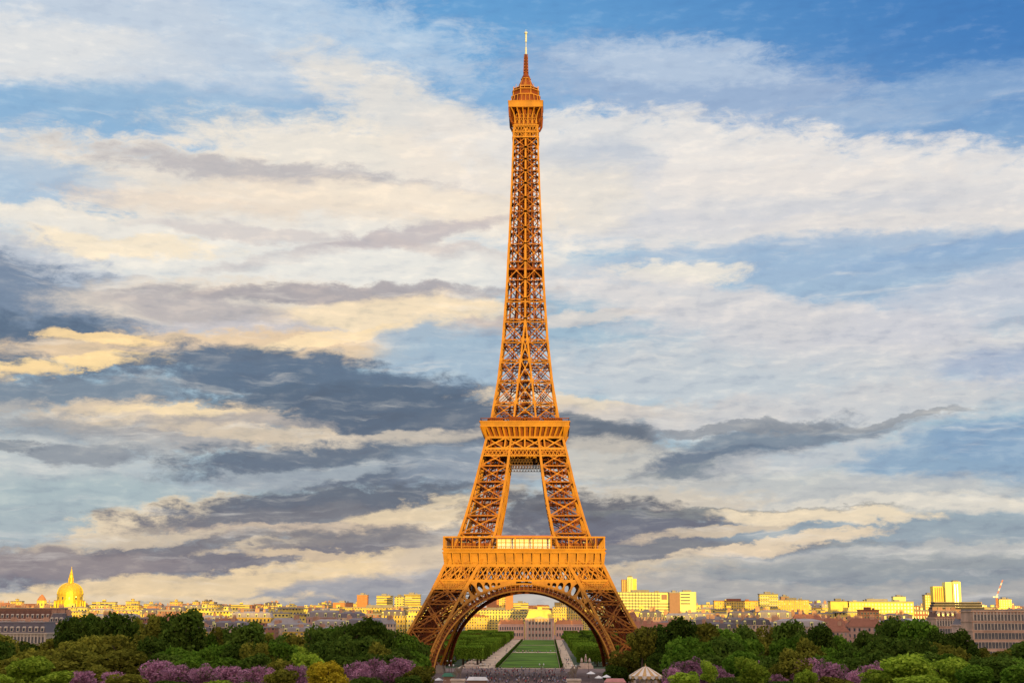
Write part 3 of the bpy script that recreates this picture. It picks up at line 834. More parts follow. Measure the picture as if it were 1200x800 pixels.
b.frustum(-8.6,8.6,-8.6,8.6,280.3,282.7,-.1); b.frustum(-8.9,8.9,-8.9,8.9,282.7,283.1,0)
b.build('summit_gallery', IR, tower)
def octo(b, r0, r1, z0, z1): k = math.cos(math.pi/8); b.prism(8, r0/k, r1/k, z0, z1, rot=math.pi/8)
b = MB(); b.cur = 1
octo(b, 7.7, 7.0, 283.1, 287.0); b.cur = 0
for k in range(24):
    a = 2*math.pi*k/24; k1 = min(1/abs(math.cos(a)) if abs(math.cos(a)) > .01 else 9, 1/abs(math.sin(a)) if abs(math.sin(a)) > .01 else 9, 1.12)
    b.beam((7.75*k1*math.cos(a),7.75*k1*math.sin(a),283.1),(7.1*k1*math.cos(a),7.1*k1*math.sin(a),287),.32)
octo(b, 7.5, 7.3, 286.9, 287.5); b.cur = 1; octo(b, 6.5, 6.1, 287.5, 290.4); b.cur = 0
octo(b, 6.9, 6.7, 290.0, 290.6)
for k in range(8):
    a = math.pi/8+k*math.pi/4; b.beam((6.9*math.cos(a),6.9*math.sin(a),287.6),(6.6*math.cos(a),6.6*math.sin(a),292.6),.42); b.beam((6.4*math.cos(a+.3),6.4*math.sin(a+.3),290),(6.4*math.cos(a+.3),6.4*math.sin(a+.3),293.4),.25)
b.cur = 1; octo(b, 5.2, 4.9, 290.4, 291.8); b.cur = 0; octo(b, 6.1, 5.6, 291.6, 292.2); octo(b, 5.4, 3.6, 292.2, 293.4)
b.build('summit_cabin', IR, tower)
b = MB(); b.cur = 1; b.lathe([(3.8,293.2),(3.5,294.4),(2.8,295.8),(2.0,297.3),(2.2,297.7),(2.1,298.5),(1.4,299.8),(1.1,301)], 16); b.cur = 0
for k in range(8):
    a = k*math.pi/4; b.beam((3.9*math.cos(a),3.9*math.sin(a),293.2),(1.9*math.cos(a),1.9*math.sin(a),297.6),.4)
b.prism(12, 2.6, 2.6, 297.2, 297.6)
b.build('lantern_dome', IR, tower)
b = MB(); b.cur = 1; 
for z in np.arange(301, 310.5, 1.6):
    r = 1.15-.03*(z-301)
    for sx in (-1,1):
        for sy in (-1,1): b.beam((sx*r,sy*r,z),(sx*r*.97,sy*r*.97,z+1.6),.3)
    b.beam((-r,-r,z),(r,-r,z+1.6),.25); b.beam((r,-r,z),(-r,-r,z+1.6),.25); b.box(-r*1.15,r*1.15,-r*1.15,r*1.15,z-.15,z+.15)
    b.box(-.6,.6,-.6,.6,z,z+1.6)
b.build('lattice_mast', IR, tower)
b = MB(); b.prism(8,.55,.45,311,314.6); b.prism(8,.22,.2,314.6,317.6); b.prism(8,.5,.5,317.6,322.2); b.prism(8,.8,.8,322.2,323.0); b.prism(6,.12,.06,323,324.6)
b.build('antenna', M['mast_white'], tower)

# ================================================================ the city
def zy(py, d, px=642): return at(px, py, d).z
def gz(x, y): return ground_z(x, y+700)
CHM = None
def chimney(parent, x, y, z, w=2.2, h=2.6):
    global CHM
    if CHM is None:
        b = MB(); b.box(-1,1,-.45,.45,0,1); 
        for k in range(4): b.prism(6,.16,.13,1,1.28,-.72+.48*k,0)
        CHM = b.mesh('chimney', M['chim'])
    o = obj('chimney', CHM, parent, (x,y,z)); o.scale = (w/2,1.2,h); return o
def add_windows(parent, m, x0, x1, z0, z1, nx, nz, yf, w=1.2, h=1.9, frame='stone'):
    """each window a part of its own: sill, jambs and dark pane set in the face at y = yf"""
    b = MB(); b.cur = 1; b.box(-w/2,w/2,-.06,.10,-h/2,h/2); b.cur = 0
    t = .16; b.box(-w/2-t,-w/2,-.16,.1,-h/2-t,h/2+t); b.box(w/2,w/2+t,-.16,.1,-h/2-t,h/2+t); b.box(-w/2,w/2,-.16,.1,h/2,h/2+t); b.box(-w/2,w/2,-.22,.1,-h/2-t,-h/2)
    b.box(-.05,.05,-.09,-.07,-h/2,h/2)
    me = b.mesh('window', [M[frame], M['glass']])
    for i in range(nx):
        for k in range(nz):
            obj('window', me, parent, (x0+(x1-x0)*(i+.5)/nx, yf, z0+(z1-z0)*(k+.5)/nz))

# --- ordinary blocks of the town: a few kinds, copied
KINDS_B = []
def kind_block(style, wallm, roofm, w, dp, h, seed):
    r = random.Random(seed); root = bpy.data.objects.new('city_block', None); COL.objects.link(root)
    b = MB()
    if style == 'haus':
        b.box(-w/2,w/2,-dp/2,dp/2,-12,h); b.box(-w/2-.35,w/2+.35,-dp/2-.35,dp/2+.35,h,h+.5)
        b.box(-w/2-.25,w/2+.25,-dp/2-.25,dp/2+.25,4.3,4.6); b.box(-w/2-.4,w/2+.4,-dp/2-.6,dp/2+.3,h-3.6,h-3.3)
    elif style == 'step':
        b.box(-w/2,w/2,-dp/2,dp/2,-12,h-3); b.box(-w/2+2,w/2-2,-dp/2+2,dp/2-2,h-3,h); b.box(-w/2-.2,w/2+.2,-dp/2-.2,dp/2+.2,h-3,h-2.5)
    else:
        b.box(-w/2,w/2,-dp/2,dp/2,-12,h)
    b.build('wall', M[wallm], root)
    if style == 'haus':
        b = MB(); b.frustum(-w/2,w/2,-dp/2,dp/2,h+.5,h+3.6,1.5); b.frustum(-w/2+1.5,w/2-1.5,-dp/2+1.5,dp/2-1.5,h+3.6,h+4.9,(w-3)*.2,(dp-3)*.42)
        rf = b.build('roof', M[roofm], root)
        n = int(w/3.2)
        b = MB(); 
        b.cur = 0; b.box(-.8,.8,-.2,1.6,0,2.0); b.frustum(-1,1,-.3,1.6,2.0,2.5,.4); b.cur = 1; b.box(-.5,.5,-.26,-.2,.25,1.7)
        dm = b.mesh('dormer', [M['white'], M['glass']])
        for k in range(n):
            if k % 2 == 0: obj('dormer', dm, rf, (-w/2+w*(k+.5)/n, -dp/2+.35, h+.7))
        for k in range(r.randint(3,5)):
            chimney(rf, -w/2+w*r.random()*.9+1, r.choice((-dp*.2,dp*.2)), h+3.0, r.uniform(1.6,3.4), r.uniform(2.4,3.6))
    elif style == 'gable':
        b = MB(); e = .5
        b.v += [(-w/2-e,-dp/2-e,h),(w/2+e,-dp/2-e,h),(w/2+e,dp/2+e,h),(-w/2-e,dp/2+e,h),(-w/2+3,0,h+4.6),(w/2-3,0,h+4.6)]
        b.f += [(0,1,5,4),(2,3,4,5),(1,2,5),(3,0,4),(3,2,1,0)]; b.mi += [0]*5
        rf = b.build('roof', M[roofm], root)
        for k in range(r.randint(2,4)): chimney(rf, r.uniform(-w*.42,w*.42), r.uniform(-2,2), h+3, r.uniform(1.4,2.6), 3)
    else:
        b = MB(); b.box(-w/2-.3,w/2+.3,-dp/2-.3,-dp/2+.2,h,h+1); b.box(-w/2-.3,w/2+.3,dp/2-.2,dp/2+.3,h,h+1)
        b.box(-w/2-.3,-w/2+.2,-dp/2+.2,dp/2-.2,h,h+1); b.box(w/2-.2,w/2+.3,-dp/2+.2,dp/2-.2,h,h+1); b.box(-w/2+.2,w/2-.2,-dp/2+.2,dp/2-.2,h,h+.2)
        rf = b.build('roof', M[roofm], root)
        b = MB(); x = r.uniform(-w*.25,w*.25); b.box(x-2.6,x+2.6,-2,2,h+.2,h+3.4); b.box(x-2.9,x+2.9,-2.3,2.3,h+3.4,h+3.7)
        b.build('lift_housing', M[wallm], rf)
        b = MB(); x = -x+r.uniform(-2,2); b.box(x-1.2,x+1.2,-1.2,1.2,h+.2,h+1.8); b.beam((x,0,h+1.8),(x,0,h+5.5),.18); b.beam((x-.9,0,h+4.8),(x+.9,0,h+4.8),.12); b.build('antenna', M['zinc'], rf)
    return root
DESC = {'w_cream':'cream','w_white':'pale','w_stone':'stone grey','w_rose':'rosy','w_brick':'brick red','w_band':'striped cream'}
RD = {'slate':'dark slate roof','zinc':'grey zinc roof','tile':'red tiled roof','flat':'flat roof'}
specs = [('haus','w_cream','slate',26,14,19),('haus','w_stone','slate',22,14,20),('haus','w_stone','zinc',30,15,18),('haus','w_rose','slate',24,14,19),('haus','w_rose','zinc',28,14,17),
         ('gable','w_cream','tile',24,13,15),('gable','w_rose','tile',20,12,17),('gable','w_stone','zinc',27,13,17),('flat','w_white','flat',28,14,22),('flat','w_cream','flat',22,13,25),
         ('step','w_white','flat',32,15,21),('flat','w_band','flat',36,14,23),('flat','w_brick','flat',20,14,22),('haus','w_cream','zinc',34,15,20)]
for i, sp_ in enumerate(specs):
    o = kind_block(*sp_, seed=i); KINDS_B.append((o, sp_, [False]))
reg(None)
def place_block(ki, x, y, z, s, label, group, sz=1.0):
    o, sp_, used = KINDS_B[ki]
    c = o if not used[0] else copy_tree(o); used[0] = True
    c.location = (x,y,z); c.scale = (s,1,sz); tag(c, label, 'building', group); return c
ORD = ['first','second','third','fourth','fifth','sixth','seventh','eighth','ninth','tenth','eleventh','twelfth','thirteenth','fourteenth','fifteenth','sixteenth','seventeenth','eighteenth','nineteenth','twentieth']
def ordinal(n):
    if n <= 20: return ORD[n-1]
    if n % 10 == 0: return {30:'thirtieth',40:'fortieth',50:'fiftieth',60:'sixtieth'}[n]
    return {2:'twenty-',3:'thirty-',4:'forty-',5:'fifty-'}[n//10]+ORD[n % 10-1]
# d, (px from, px to), gaps, top row y in the photo, phrase
ROWS = [(1010,(-30,445),(745,1235),726,9,'nearest row'),
        (1130,(-30,452),(738,1235),722,8,'second row'),
        (1290,(-30,470),(725,1235),718,7,'third row'),
        (1500,(-30,500),(715,1235),714,5,'fourth row'),
        (1800,(-30,500),(708,1235),711,5,'fifth row'),
        (2200,(-30,520),(705,1235),708.5,5,'sixth row'),
        (2750,(-30,530),(705,1235),706,6,'skyline row')]
AVOID = {}
kr = random.Random(21)
for ri, (d, L_, R__, ytop, jit, phrase) in enumerate(ROWS):
    for side, (a, c) in (('left', L_), ('right', R__)):
        n = 0; px = a
        while px < c:
            warm = ri >= 3
            ki = kr.choice([8,9,10,11,0,13,5,9,8,12] if warm else [0,1,2,3,4,5,6,7,1,2,3,4,13,12,6])
            sp_ = KINDS_B[ki][1]; s = kr.uniform(.8,1.25); wpx = sp_[3]*s*1690/d
            if px+wpx/2 > c+12: break
            p = at(px+wpx/2, 718, d)
            H = sp_[5]+(5 if sp_[0] in ('haus','gable') else 2)
            top = zy(ytop+kr.uniform(-jit*.6, jit), d, px); base = gz(p.x, p.y)
            n += 1
            sz = max(.55, min(1.7, (top-base)/H))
            lab = '%s %s, %s, %s in %s, %s of tower' % (DESC[sp_[1]], 'town house' if sp_[0] in ('haus','gable') else 'block', RD[sp_[2]], ordinal(n), phrase, side)
            place_block(ki, p.x, p.y+kr.uniform(-18,18), base, s, lab, 'town blocks in the '+phrase, sz)
            px += wpx + (kr.uniform(1,5) if kr.random() < .4 else kr.uniform(0,1))
# very far roofs that nobody could count
def far_town():
    b = MB(); r = random.Random(5)
    for d in (3200, 3600, 4100):
        x = -1400
        while x < 1500:
            w = r.uniform(20,55); h = r.uniform(12,24); g = ground_z(x, d)
            if not (-40 < x < 10 and d < 0):
                b.cur = r.choice((0,0,1)); b.box(x,x+w,Y(d)+r.uniform(-30,0),Y(d)+25,g-6,g+h)
                b.cur = 2; b.frustum(x,x+w,Y(d)-2,Y(d)+24,g+h,g+h+4,3)
            x += w*r.uniform(.9,1.6)
    tag(b.build('far_rooftops', [M['w_cream'], M['w_white'], M['tile']]), 'hazy mass of lit far roofs along the horizon', 'rooftops', kind='stuff')
far_town()

# --- landmarks, measured off the photograph
def slab(name, label, d, x0, x1, ytop, wallm, depth=14, roof='flat', group=None, winnum=None, cat='building'):
    """plain block whose front fills x0..x1 of the photograph at distance d; returns root and half width, height"""
    p = at((x0+x1)/2, 718, d); w = (x1-x0)/1690*d; base = gz(p.x, p.y); h = zy(ytop, d, (x0+x1)/2)-base
    r = empty(name, label, cat, (p.x,p.y,base), 0, group)
    b = MB(); b.box(-w/2,w/2,0,depth,-3,h); b.build('wall', M[wallm], r)
    b = MB(); b.box(-w/2-.4,w/2+.4,-.4,depth+.4,h,h+.9); b.box(-w*.2,w*.12,3,depth-3,h+.9,h+3.2); b.box(w*.22,w*.30,3,7,h+.9,h+2.4)
    rf = b.build('roof', M[roof], r)
    if winnum: add_windows(r, None, -w/2+.6, w/2-.6, max(2, h-winnum[2]), h-.8, winnum[0], winnum[1], -.04, winnum[3], winnum[4], 'white')
    return r, w, h
# far towers left of the iron tower
for x0, x1, yt, mt, d, lb in ((390,412,706,'orangep',2100,'low orange brown slab, leftmost of the block group left of the tower'),
        (418,430,697,'orangep',2000,'tall orange tower block, second in the skyline group left of the tower'),
        (441,459,698,'w_band',1950,'wide yellow lit tower block with dark stripes left of the tower'),
        (462,473,699,'w_white',1900,'pale yellow tower block just left of the widest slab'),
        (473,492,696.5,'w_band',2050,'bright broad tower block nearest the left tower leg'),
        (225,232,705,'w_cream',2500,'small yellow tower, left one of the pair above the trees'),
        (236,244,704,'w_cream',2500,'small yellow tower, right one of the pair above the trees'),
        (148,162,709,'w_cream',2100,'low yellow block peeping over the dark trees'),
        (172,183,710,'orangep',2100,'small orange block peeping over the dark trees'),
        (294,302,710,'w_white',2300,'small lit block on the skyline left of centre'),
        (335,345,709,'w_cream',2400,'narrow lit block on the skyline beyond the roofs'),
        (1085,1096,697,'w_cream',1900,'narrow cream tower left of the twin bright towers'),
        (1048,1062,699,'white',2300,'pale square tower above the long yellow block'),
        (1172,1186,702,'w_white',2100,'low pale block at the foot of the crane'),
        (1014,1030,703,'w_cream',2500,'low lit block behind the long yellow block'),
        (570,584,701,'orangep',2150,'tall orange block seen through the arch'),
        (584,592,698,'w_cream',2200,'bright sliver of a tower seen through the arch'),
        (592.5,601,697,'orangep',2050,'orange brown tower standing tallest inside the arch'),
        (601.5,619,706.5,'w_band',2050,'yellow striped block right of the orange tower inside the arch'),
        (650,668,706,'w_cream',2100,'yellow block under the right side of the arch'),
        (668,690,709.5,'w_white',2150,'pale yellow block beside the right leg seen through the arch'),
        ):
    slab('tower_block' if yt < 703 else 'far_block', lb, d, x0, x1, yt, mt)
# long yellow front left of the tower
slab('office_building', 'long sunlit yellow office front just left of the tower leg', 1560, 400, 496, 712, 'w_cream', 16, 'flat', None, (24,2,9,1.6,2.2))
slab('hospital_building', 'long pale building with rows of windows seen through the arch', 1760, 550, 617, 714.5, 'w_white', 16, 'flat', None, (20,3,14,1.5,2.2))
slab('school_annex', 'lower yellow building with red roof left under the arch', 1740, 545, 572, 722, 'w_cream', 12, 'tile')
slab('far_block', 'broad yellow facade right under the arch behind the military school wing', 1900, 648, 684, 711, 'w_cream', 14, 'flat', None, (12,2,8,1.6,2.0))
# headquarters right of the tower
r, w, h = slab('headquarters_wing', 'long low pale wing with ribbon windows right of the tower', 1720, 722, 785, 694, 'white', 22)
b = MB()
for k in range(7):
    z = h-2.6-3.4*k; b.box(-w/2+1,(w*.32 if k < 3 else w/2-1),-.14,.2,z-.55,z+.55)
    for q in range(14): b.box(-w/2+1+q*w*.058,-w/2+1.5+q*w*.058,-.3,.2,z+.56,z+2.8)
    o = b.build('ribbon_window', M['glass'], r); b = MB()
b.box(w*.34,w*.44,-.2,.2,h-8,h-2); b.build('dark_panel', M['brownp'], r)
slab('headquarters_hall', 'brown faced block between the pale wing and the rounded bright end', 1715, 785, 797, 694.5, 'brownp', 20)
p = at(807, 718, 1715); base = gz(p.x,p.y); h = zy(693,1715,807)-base
r = empty('curved_building', 'bright rounded end block right of the brown faced block', 'building', (p.x,p.y,base))
b = MB(); n = 10; R1 = 10
pts = [(-10,0),(2,0)]+[(2+8*math.sin(a),8-8*math.cos(a)) for a in np.linspace(.15,math.pi/2,7)]+[(10,20),(-10,20)]
b.v = [(x,y,0) for x,y in pts]+[(x,y,h) for x,y in pts]; k = len(pts)
b.f = [(i,(i+1)%k,k+(i+1)%k,k+i) for i in range(k)]+[tuple(range(k,2*k))]; b.mi = [0]*len(b.f)
b.build('wall', M['white'], r)
for q in range(4):
    b = MB(); b.box(-9,2,-.12,.1,h-3.5-3.6*q,h-2.2-3.6*q); b.build('ribbon_window', M['glass'], r)
b = MB(); b.box(-6,4,4,14,h,h+2); b.build('roof', M['flat'], r)
# tower with sun and shade put into the colour of its halves
p = at(738, 718, 2150); base = gz(p.x,p.y); h = zy(676,2150,738)-base
r = empty('residential_tower', 'tall two tone tower standing alone right of the iron tower', 'building', (p.x,p.y,base))
b = MB(); b.box(-11.4,-3,4,16,0,h-3); b.build('shaded_half', M['brownp'], r)  # brown in place of the shade on the half turned from the sun
b = MB(); b.box(-3,5,0,14,0,h); b.build('bright_half', M['white'], r)
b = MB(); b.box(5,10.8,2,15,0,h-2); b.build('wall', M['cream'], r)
for q in (-10,-7.5,-5): b = MB(); b.box(q,q+.7,3.8,4.2,4,h-4); b.build('pier', M['cream'], r)
for q in (-1.5,1,3.5): b = MB(); b.box(q-.3,q+.3,-.2,.1,4,h-2); b.build('window_strip', M['glass'], r)
b = MB(); b.box(-2,4,3,10,h,h+2.5); b.build('roof', M['flat'], r)
# other right hand blocks
slab('tower_block', 'square bright yellow block standing above the roofs right of centre', 1750, 891, 912, 696, 'w_band', 14, 'flat', None, (7,5,16,1.6,1.5))
slab('far_block', 'small dark brown block beside the square yellow block', 2000, 916, 925, 699, 'brownp')
slab('far_block', 'low lit terrace right of the small dark brown block', 1800, 912, 948, 703, 'w_cream', 14, 'flat')
slab('far_block', 'long lit block left of the square yellow block', 1850, 838, 888, 704, 'w_cream', 14, 'tile')
slab('apartment_slab', 'plain bright end wall at the left of the long yellow block', 1500, 974, 995, 704.5, 'cream', 14)
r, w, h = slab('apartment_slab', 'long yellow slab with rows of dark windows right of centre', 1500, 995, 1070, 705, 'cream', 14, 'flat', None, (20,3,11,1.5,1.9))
slab('far_block', 'orange fronted block below the long yellow slab', 1380, 1008, 1030, 715, 'orangep', 12, 'tile', None, (6,2,8,1.3,1.8))
# twin bright towers with the cleft
p = at(1112, 718, 1750); base = gz(p.x,p.y); h = zy(681,1750,1112)-base
r = empty('glass_tower', 'bright cleft tower rising highest at the right of the skyline', 'building', (p.x,p.y,base))
b = MB(); b.box(-16,-3,5,18,0,h-5.5); b.build('low_wing', M['cream'], r)
b = MB(); b.box(-2.6,5,0,14,0,h-.6); b.build('wall', M['white'], r)
b = MB(); b.box(6.6,16,1.5,15,0,h); b.build('wall', M['white'], r)
b = MB(); b.box(5,6.6,2.5,14,0,h-9); b.build('cleft', M['brownp'], r)
for q in (-14,-11.5,-9,-6.5): b = MB(); b.box(q,q+1.1,4.85,5.1,6,h-7); b.build('window_strip', M['orangep'], r)
for q in (8.5,11.5): b = MB(); b.box(q,q+.9,1.38,1.6,6,h-3); b.build('window_strip', M['glass'], r)
b = MB(); b.box(8,14,4,12,h,h+1.6); b.build('roof', M['flat'], r)
# glazed terraces below them
p = at(1124, 718, 1250); base = gz(p.x,p.y); h = zy(704.5,1250,1124)-base; w = 58/1690*1250
r = empty('terraced_building', 'dark glazed building with white terrace bands below the cleft tower', 'building', (p.x,p.y,base))
b = MB(); b.box(-w/2,w/2,0,16,0,h-6.4); b.build('wall', M['brownp'], r)
for k in range(3):
    b = MB(); z = h-6.4+2.1*k; j = 1.0*k; b.box(-w/2+j,w/2-j,j,15,z,z+1.6); o = b.build('glass_storey', M['glass_dull'], r)
    b = MB(); b.box(-w/2+j-.6,w/2-j+.6,j-.7,15.4,z+1.6,z+1.95); b.build('terrace_band', M['zinc'], r)
# crane
p = at(1169, 718, 1700); base = gz(p.x,p.y); zt = zy(700,1700,1169)-base; ztip = zy(679,1700,1177)-base; xt = 8/1690*1700
r = empty('crane', 'luffing crane with raised orange and white jib at far right', 'crane', (p.x,p.y,base))
M['crane_o'] = mat('crane_orange', (.65,.18,.05), .5); M['crane_w'] = mat('crane_white', (.75,.72,.66), .5)
b = MB()
for sx in (-1,1):
    for sy in (-1,1): b.beam((sx*.9,sy*.9,-4),(sx*.9,sy*.9,zt),.35)
for k in range(12): z = zt*k/12; b.beam((-.9,-.9,z),(.9,-.9,z+zt/12),.25); b.beam((.9,-.9,z),(-.9,-.9,z+zt/12),.25)
b.build('mast', M['crane_o'], r)
b = MB(); b.box(-1.4,1.4,-1.4,1.4,zt,zt+2.2); b.box(-4.5,-1.4,-1,1,zt+.2,zt+1.6); b.build('cab', M['crane_w'], r)
for k in range(6):
    b = MB(); a = Vector((0,0,zt+1.5)); c = Vector((xt,0,ztip)); p0 = a.lerp(c,k/6); p1 = a.lerp(c,(k+1)/6)
    for s in (-.6,.6): b.beam(p0+Vector((s,0,0)),p1+Vector((s,0,0)),.34)
    b.beam(p0+Vector((-.7,0,0)),p1+Vector((.7,0,0)),.3); b.beam(p0+Vector((.7,0,0)),p1+Vector((-.7,0,0)),.3)
    b.build('jib', M['crane_o' if k%2 else 'crane_w'], r)
# --- gilded dome church
d = 2000; p = at(81, 718, d); base = gz(p.x,p.y); S = d/1745
def Z(py): return zy(py, d, 81)-base
r = empty('domed_church', 'church with tall gilded ribbed dome and spire at far left', 'church', (p.x,p.y,base))
b = MB(); b.box(-22,22,-8,30,0,Z(713)); b.box(-24,24,-8.6,31,Z(713),Z(712)); b.build('nave', M['gold'], r)
b = MB(); R1 = 19.2
b.prism(24, R1, R1, Z(713), Z(704)); b.prism(24, R1+.8, R1+.8, Z(704), Z(703)); b.prism(24, R1-2, R1-2, Z(703), Z(696.4)); b.prism(24, R1-1.2, R1-1.2, Z(696.4), Z(695.6)); dr = b.build('drum', M['gold'], r)
for k in range(12):
    a = 2*math.pi*(k+.5)/12
    b = MB(); b.cur = 0
    b.box(-1.1,1.1,-.2,.5,0,4.6); b.prism(8,1.1,1.1,4.4,4.8)
    if k == 0: wm = b.mesh('window', M['glass'])
    o = obj('window', wm, dr, ((R1+.05)*math.cos(a),(R1+.05)*math.sin(a),Z(711))); o.rotation_euler = (0,0,a+math.pi/2)
    o = obj('window', wm, dr, ((R1-1.95)*math.cos(a),(R1-1.95)*math.sin(a),Z(702.2))); o.rotation_euler = (0,0,a+math.pi/2); o.scale = (.8,1,.8)
    for off in (-.13,.13):
        b = MB(); b.prism(8,.75,.65,0,Z(704)-Z(712.6)); 
        if k == 0 and off < 0: cm_ = b.mesh('column', M['gold'])
        obj('column', cm_, dr, ((R1+1.2)*math.cos(a+off+.13),(R1+1.2)*math.sin(a+off+.13),Z(712.6)))
b = MB(); zb, zt = Z(695.6), Z(682.5); prof = [(R1*.90*math.cos(t)**.85 if t < 1.35 else 3.0, zb+(zt-zb)*math.sin(t)) for t in np.linspace(0,1.42,10)]
b.lathe(prof, 24); dm = b.build('dome', M['gold'], r)
b = MB()
for k in range(12):
    a = 2*math.pi*k/12
    for (r0,z0),(r1,z1) in zip(prof,prof[1:]): b.beam(((r0+.15)*math.cos(a),(r0+.15)*math.sin(a),z0),((r1+.15)*math.cos(a),(r1+.15)*math.sin(a),z1),.8)
b.build('ribs', M['gold'], dm)
b = MB(); b.prism(12,4.3,4.3,zt-.4,zt+.6); b.prism(8,2.4,2.2,zt+.6,Z(676.6)); b.prism(12,3.2,3.2,Z(676.6),Z(676)); b.lathe([(3.2,Z(676)),(2.8,Z(673.6)),(1.7,Z(670.5)),(.6,Z(666.2))],8)
for k in range(8): a = k*math.pi/4+.2; b.beam((3.4*math.cos(a),3.4*math.sin(a),zt+.6),(3.0*math.cos(a),3.0*math.sin(a),Z(676.6)),.6)
b.build('lantern', M['gold'], r)
b = MB(); b.beam((0,0,Z(666.4)),(0,0,Z(663.6)),.5); b.beam((-.8,0,Z(664.7)),(.8,0,Z(664.7)),.3); b.build('cross', M['gold'], r)
d = 2050; p = at(48, 718, d); base = gz(p.x,p.y)
def Z(py): return zy(py, d, 48)-base
r = empty('church_turret', 'small yellow turret with pointed orange cap left of the gilded dome', 'turret', (p.x,p.y,base))
b = MB(); b.prism(8,7,7,0,Z(704)); b.prism(8,7.6,7.6,Z(704),Z(703.2)); b.build('drum', M['cream'], r)
b = MB(); b.lathe([(6.9,Z(703.2)),(5.2,Z(700.6)),(3,Z(698)),(.5,Z(696))],10); b.build('roof', M['orangep'], r)
for k in range(8):
    a = k*math.pi/4+math.pi/8; b = MB(); b.box(-.9,.9,-.15,.15,0,3.6); o = b.build('window', M['glass'], r, (6.55*math.cos(a),6.55*math.sin(a),Z(709.5))); o.rotation_euler = (0,0,a+math.pi/2)

# --- military school closing the lawns
d = 1689
def Xw(px): return at(px, 735, d).x
def Zs(py): return zy(py, d, 632)
xc = Xw(632.5); r = empty('military_school', 'long stone military school with square domed centre closing the lawns', 'building', (xc, Y(d), 0))
xl, xr = Xw(615.5)-xc, Xw(649.5)-xc
b = MB(); b.box(xl,xr,-4,18,0,Zs(724.5)); b.box(xl-.6,xr+.6,-4.6,18.6,Zs(724.5),Zs(723.8)); ce = b.build('central_pavilion', M['stone_pink'], r)
b = MB(); zt = Zs(713.5); b.frustum(xl+1,xr-1,-3,16,Zs(723.8),zt-1.5,3.4); b.frustum(xl+4,xr-4,0,13,zt-1.5,zt,2); b.box(-2.6,2.6,4,9,zt,zt+2.6); b.build('square_dome', M['cream'], r)
for k in range(8):
    b = MB(); h_ = Zs(725.5)-1; b.prism(8,.85,.75,1,1+h_); b.box(-1.1,1.1,-1.1,1.1,.0,1.0); b.box(-1.1,1.1,-1.1,1.1,1+h_,1.8+h_-.3)
    if k == 0: cm2 = b.mesh('column', M['stone'])
    obj('column', cm2, ce, (xl+3.2+(xr-xl-6.4)*k/7,-5.3,0))
b = MB(); b.v += [(-9,-6.6,Zs(724.4)),(9,-6.6,Zs(724.4)),(0,-6.6,Zs(721.6)),(-9,-4.7,Zs(724.4)),(9,-4.7,Zs(724.4)),(0,-4.7,Zs(721.6))]; b.f += [(0,1,2),(5,4,3),(0,2,5,3),(1,4,5,2),(0,3,4,1)]; b.mi += [0]*5; b.build('pediment', M['stone'], ce)
add_windows(ce, None, xl+3.2, xr-3.2, 1.5, Zs(726), 7, 3, -4.05, 1.5, 3.0)
for nm, a, c, yt in (('left',584,615,727),('right',650,683,727.5)):
    x0, x1 = Xw(a)-xc, Xw(c)-xc
    if nm == 'right': x0 += .7
    else: x1 -= .7
    h_ = Zs(731.5)
    b = MB(); b.box(x0,x1,0,14,0,h_); b.box(x0-.4,x1+.4,-.5,14.4,h_,h_+.6); wg = b.build('wing', M['stone_pink'], r)
    b = MB(); b.frustum(x0,x1,0,14,h_+.6,Zs(726.2),2.2); rf = b.build('roof', M['orangep'], wg)
    for k in range(5): chimney(rf, x0+(x1-x0)*(k+.5)/5, 7, Zs(727.5), 2.4, 3)
    add_windows(wg, None, x0+1, x1-1, 2, h_-.8, 10, 2, -.05, 1.5, 3.4)
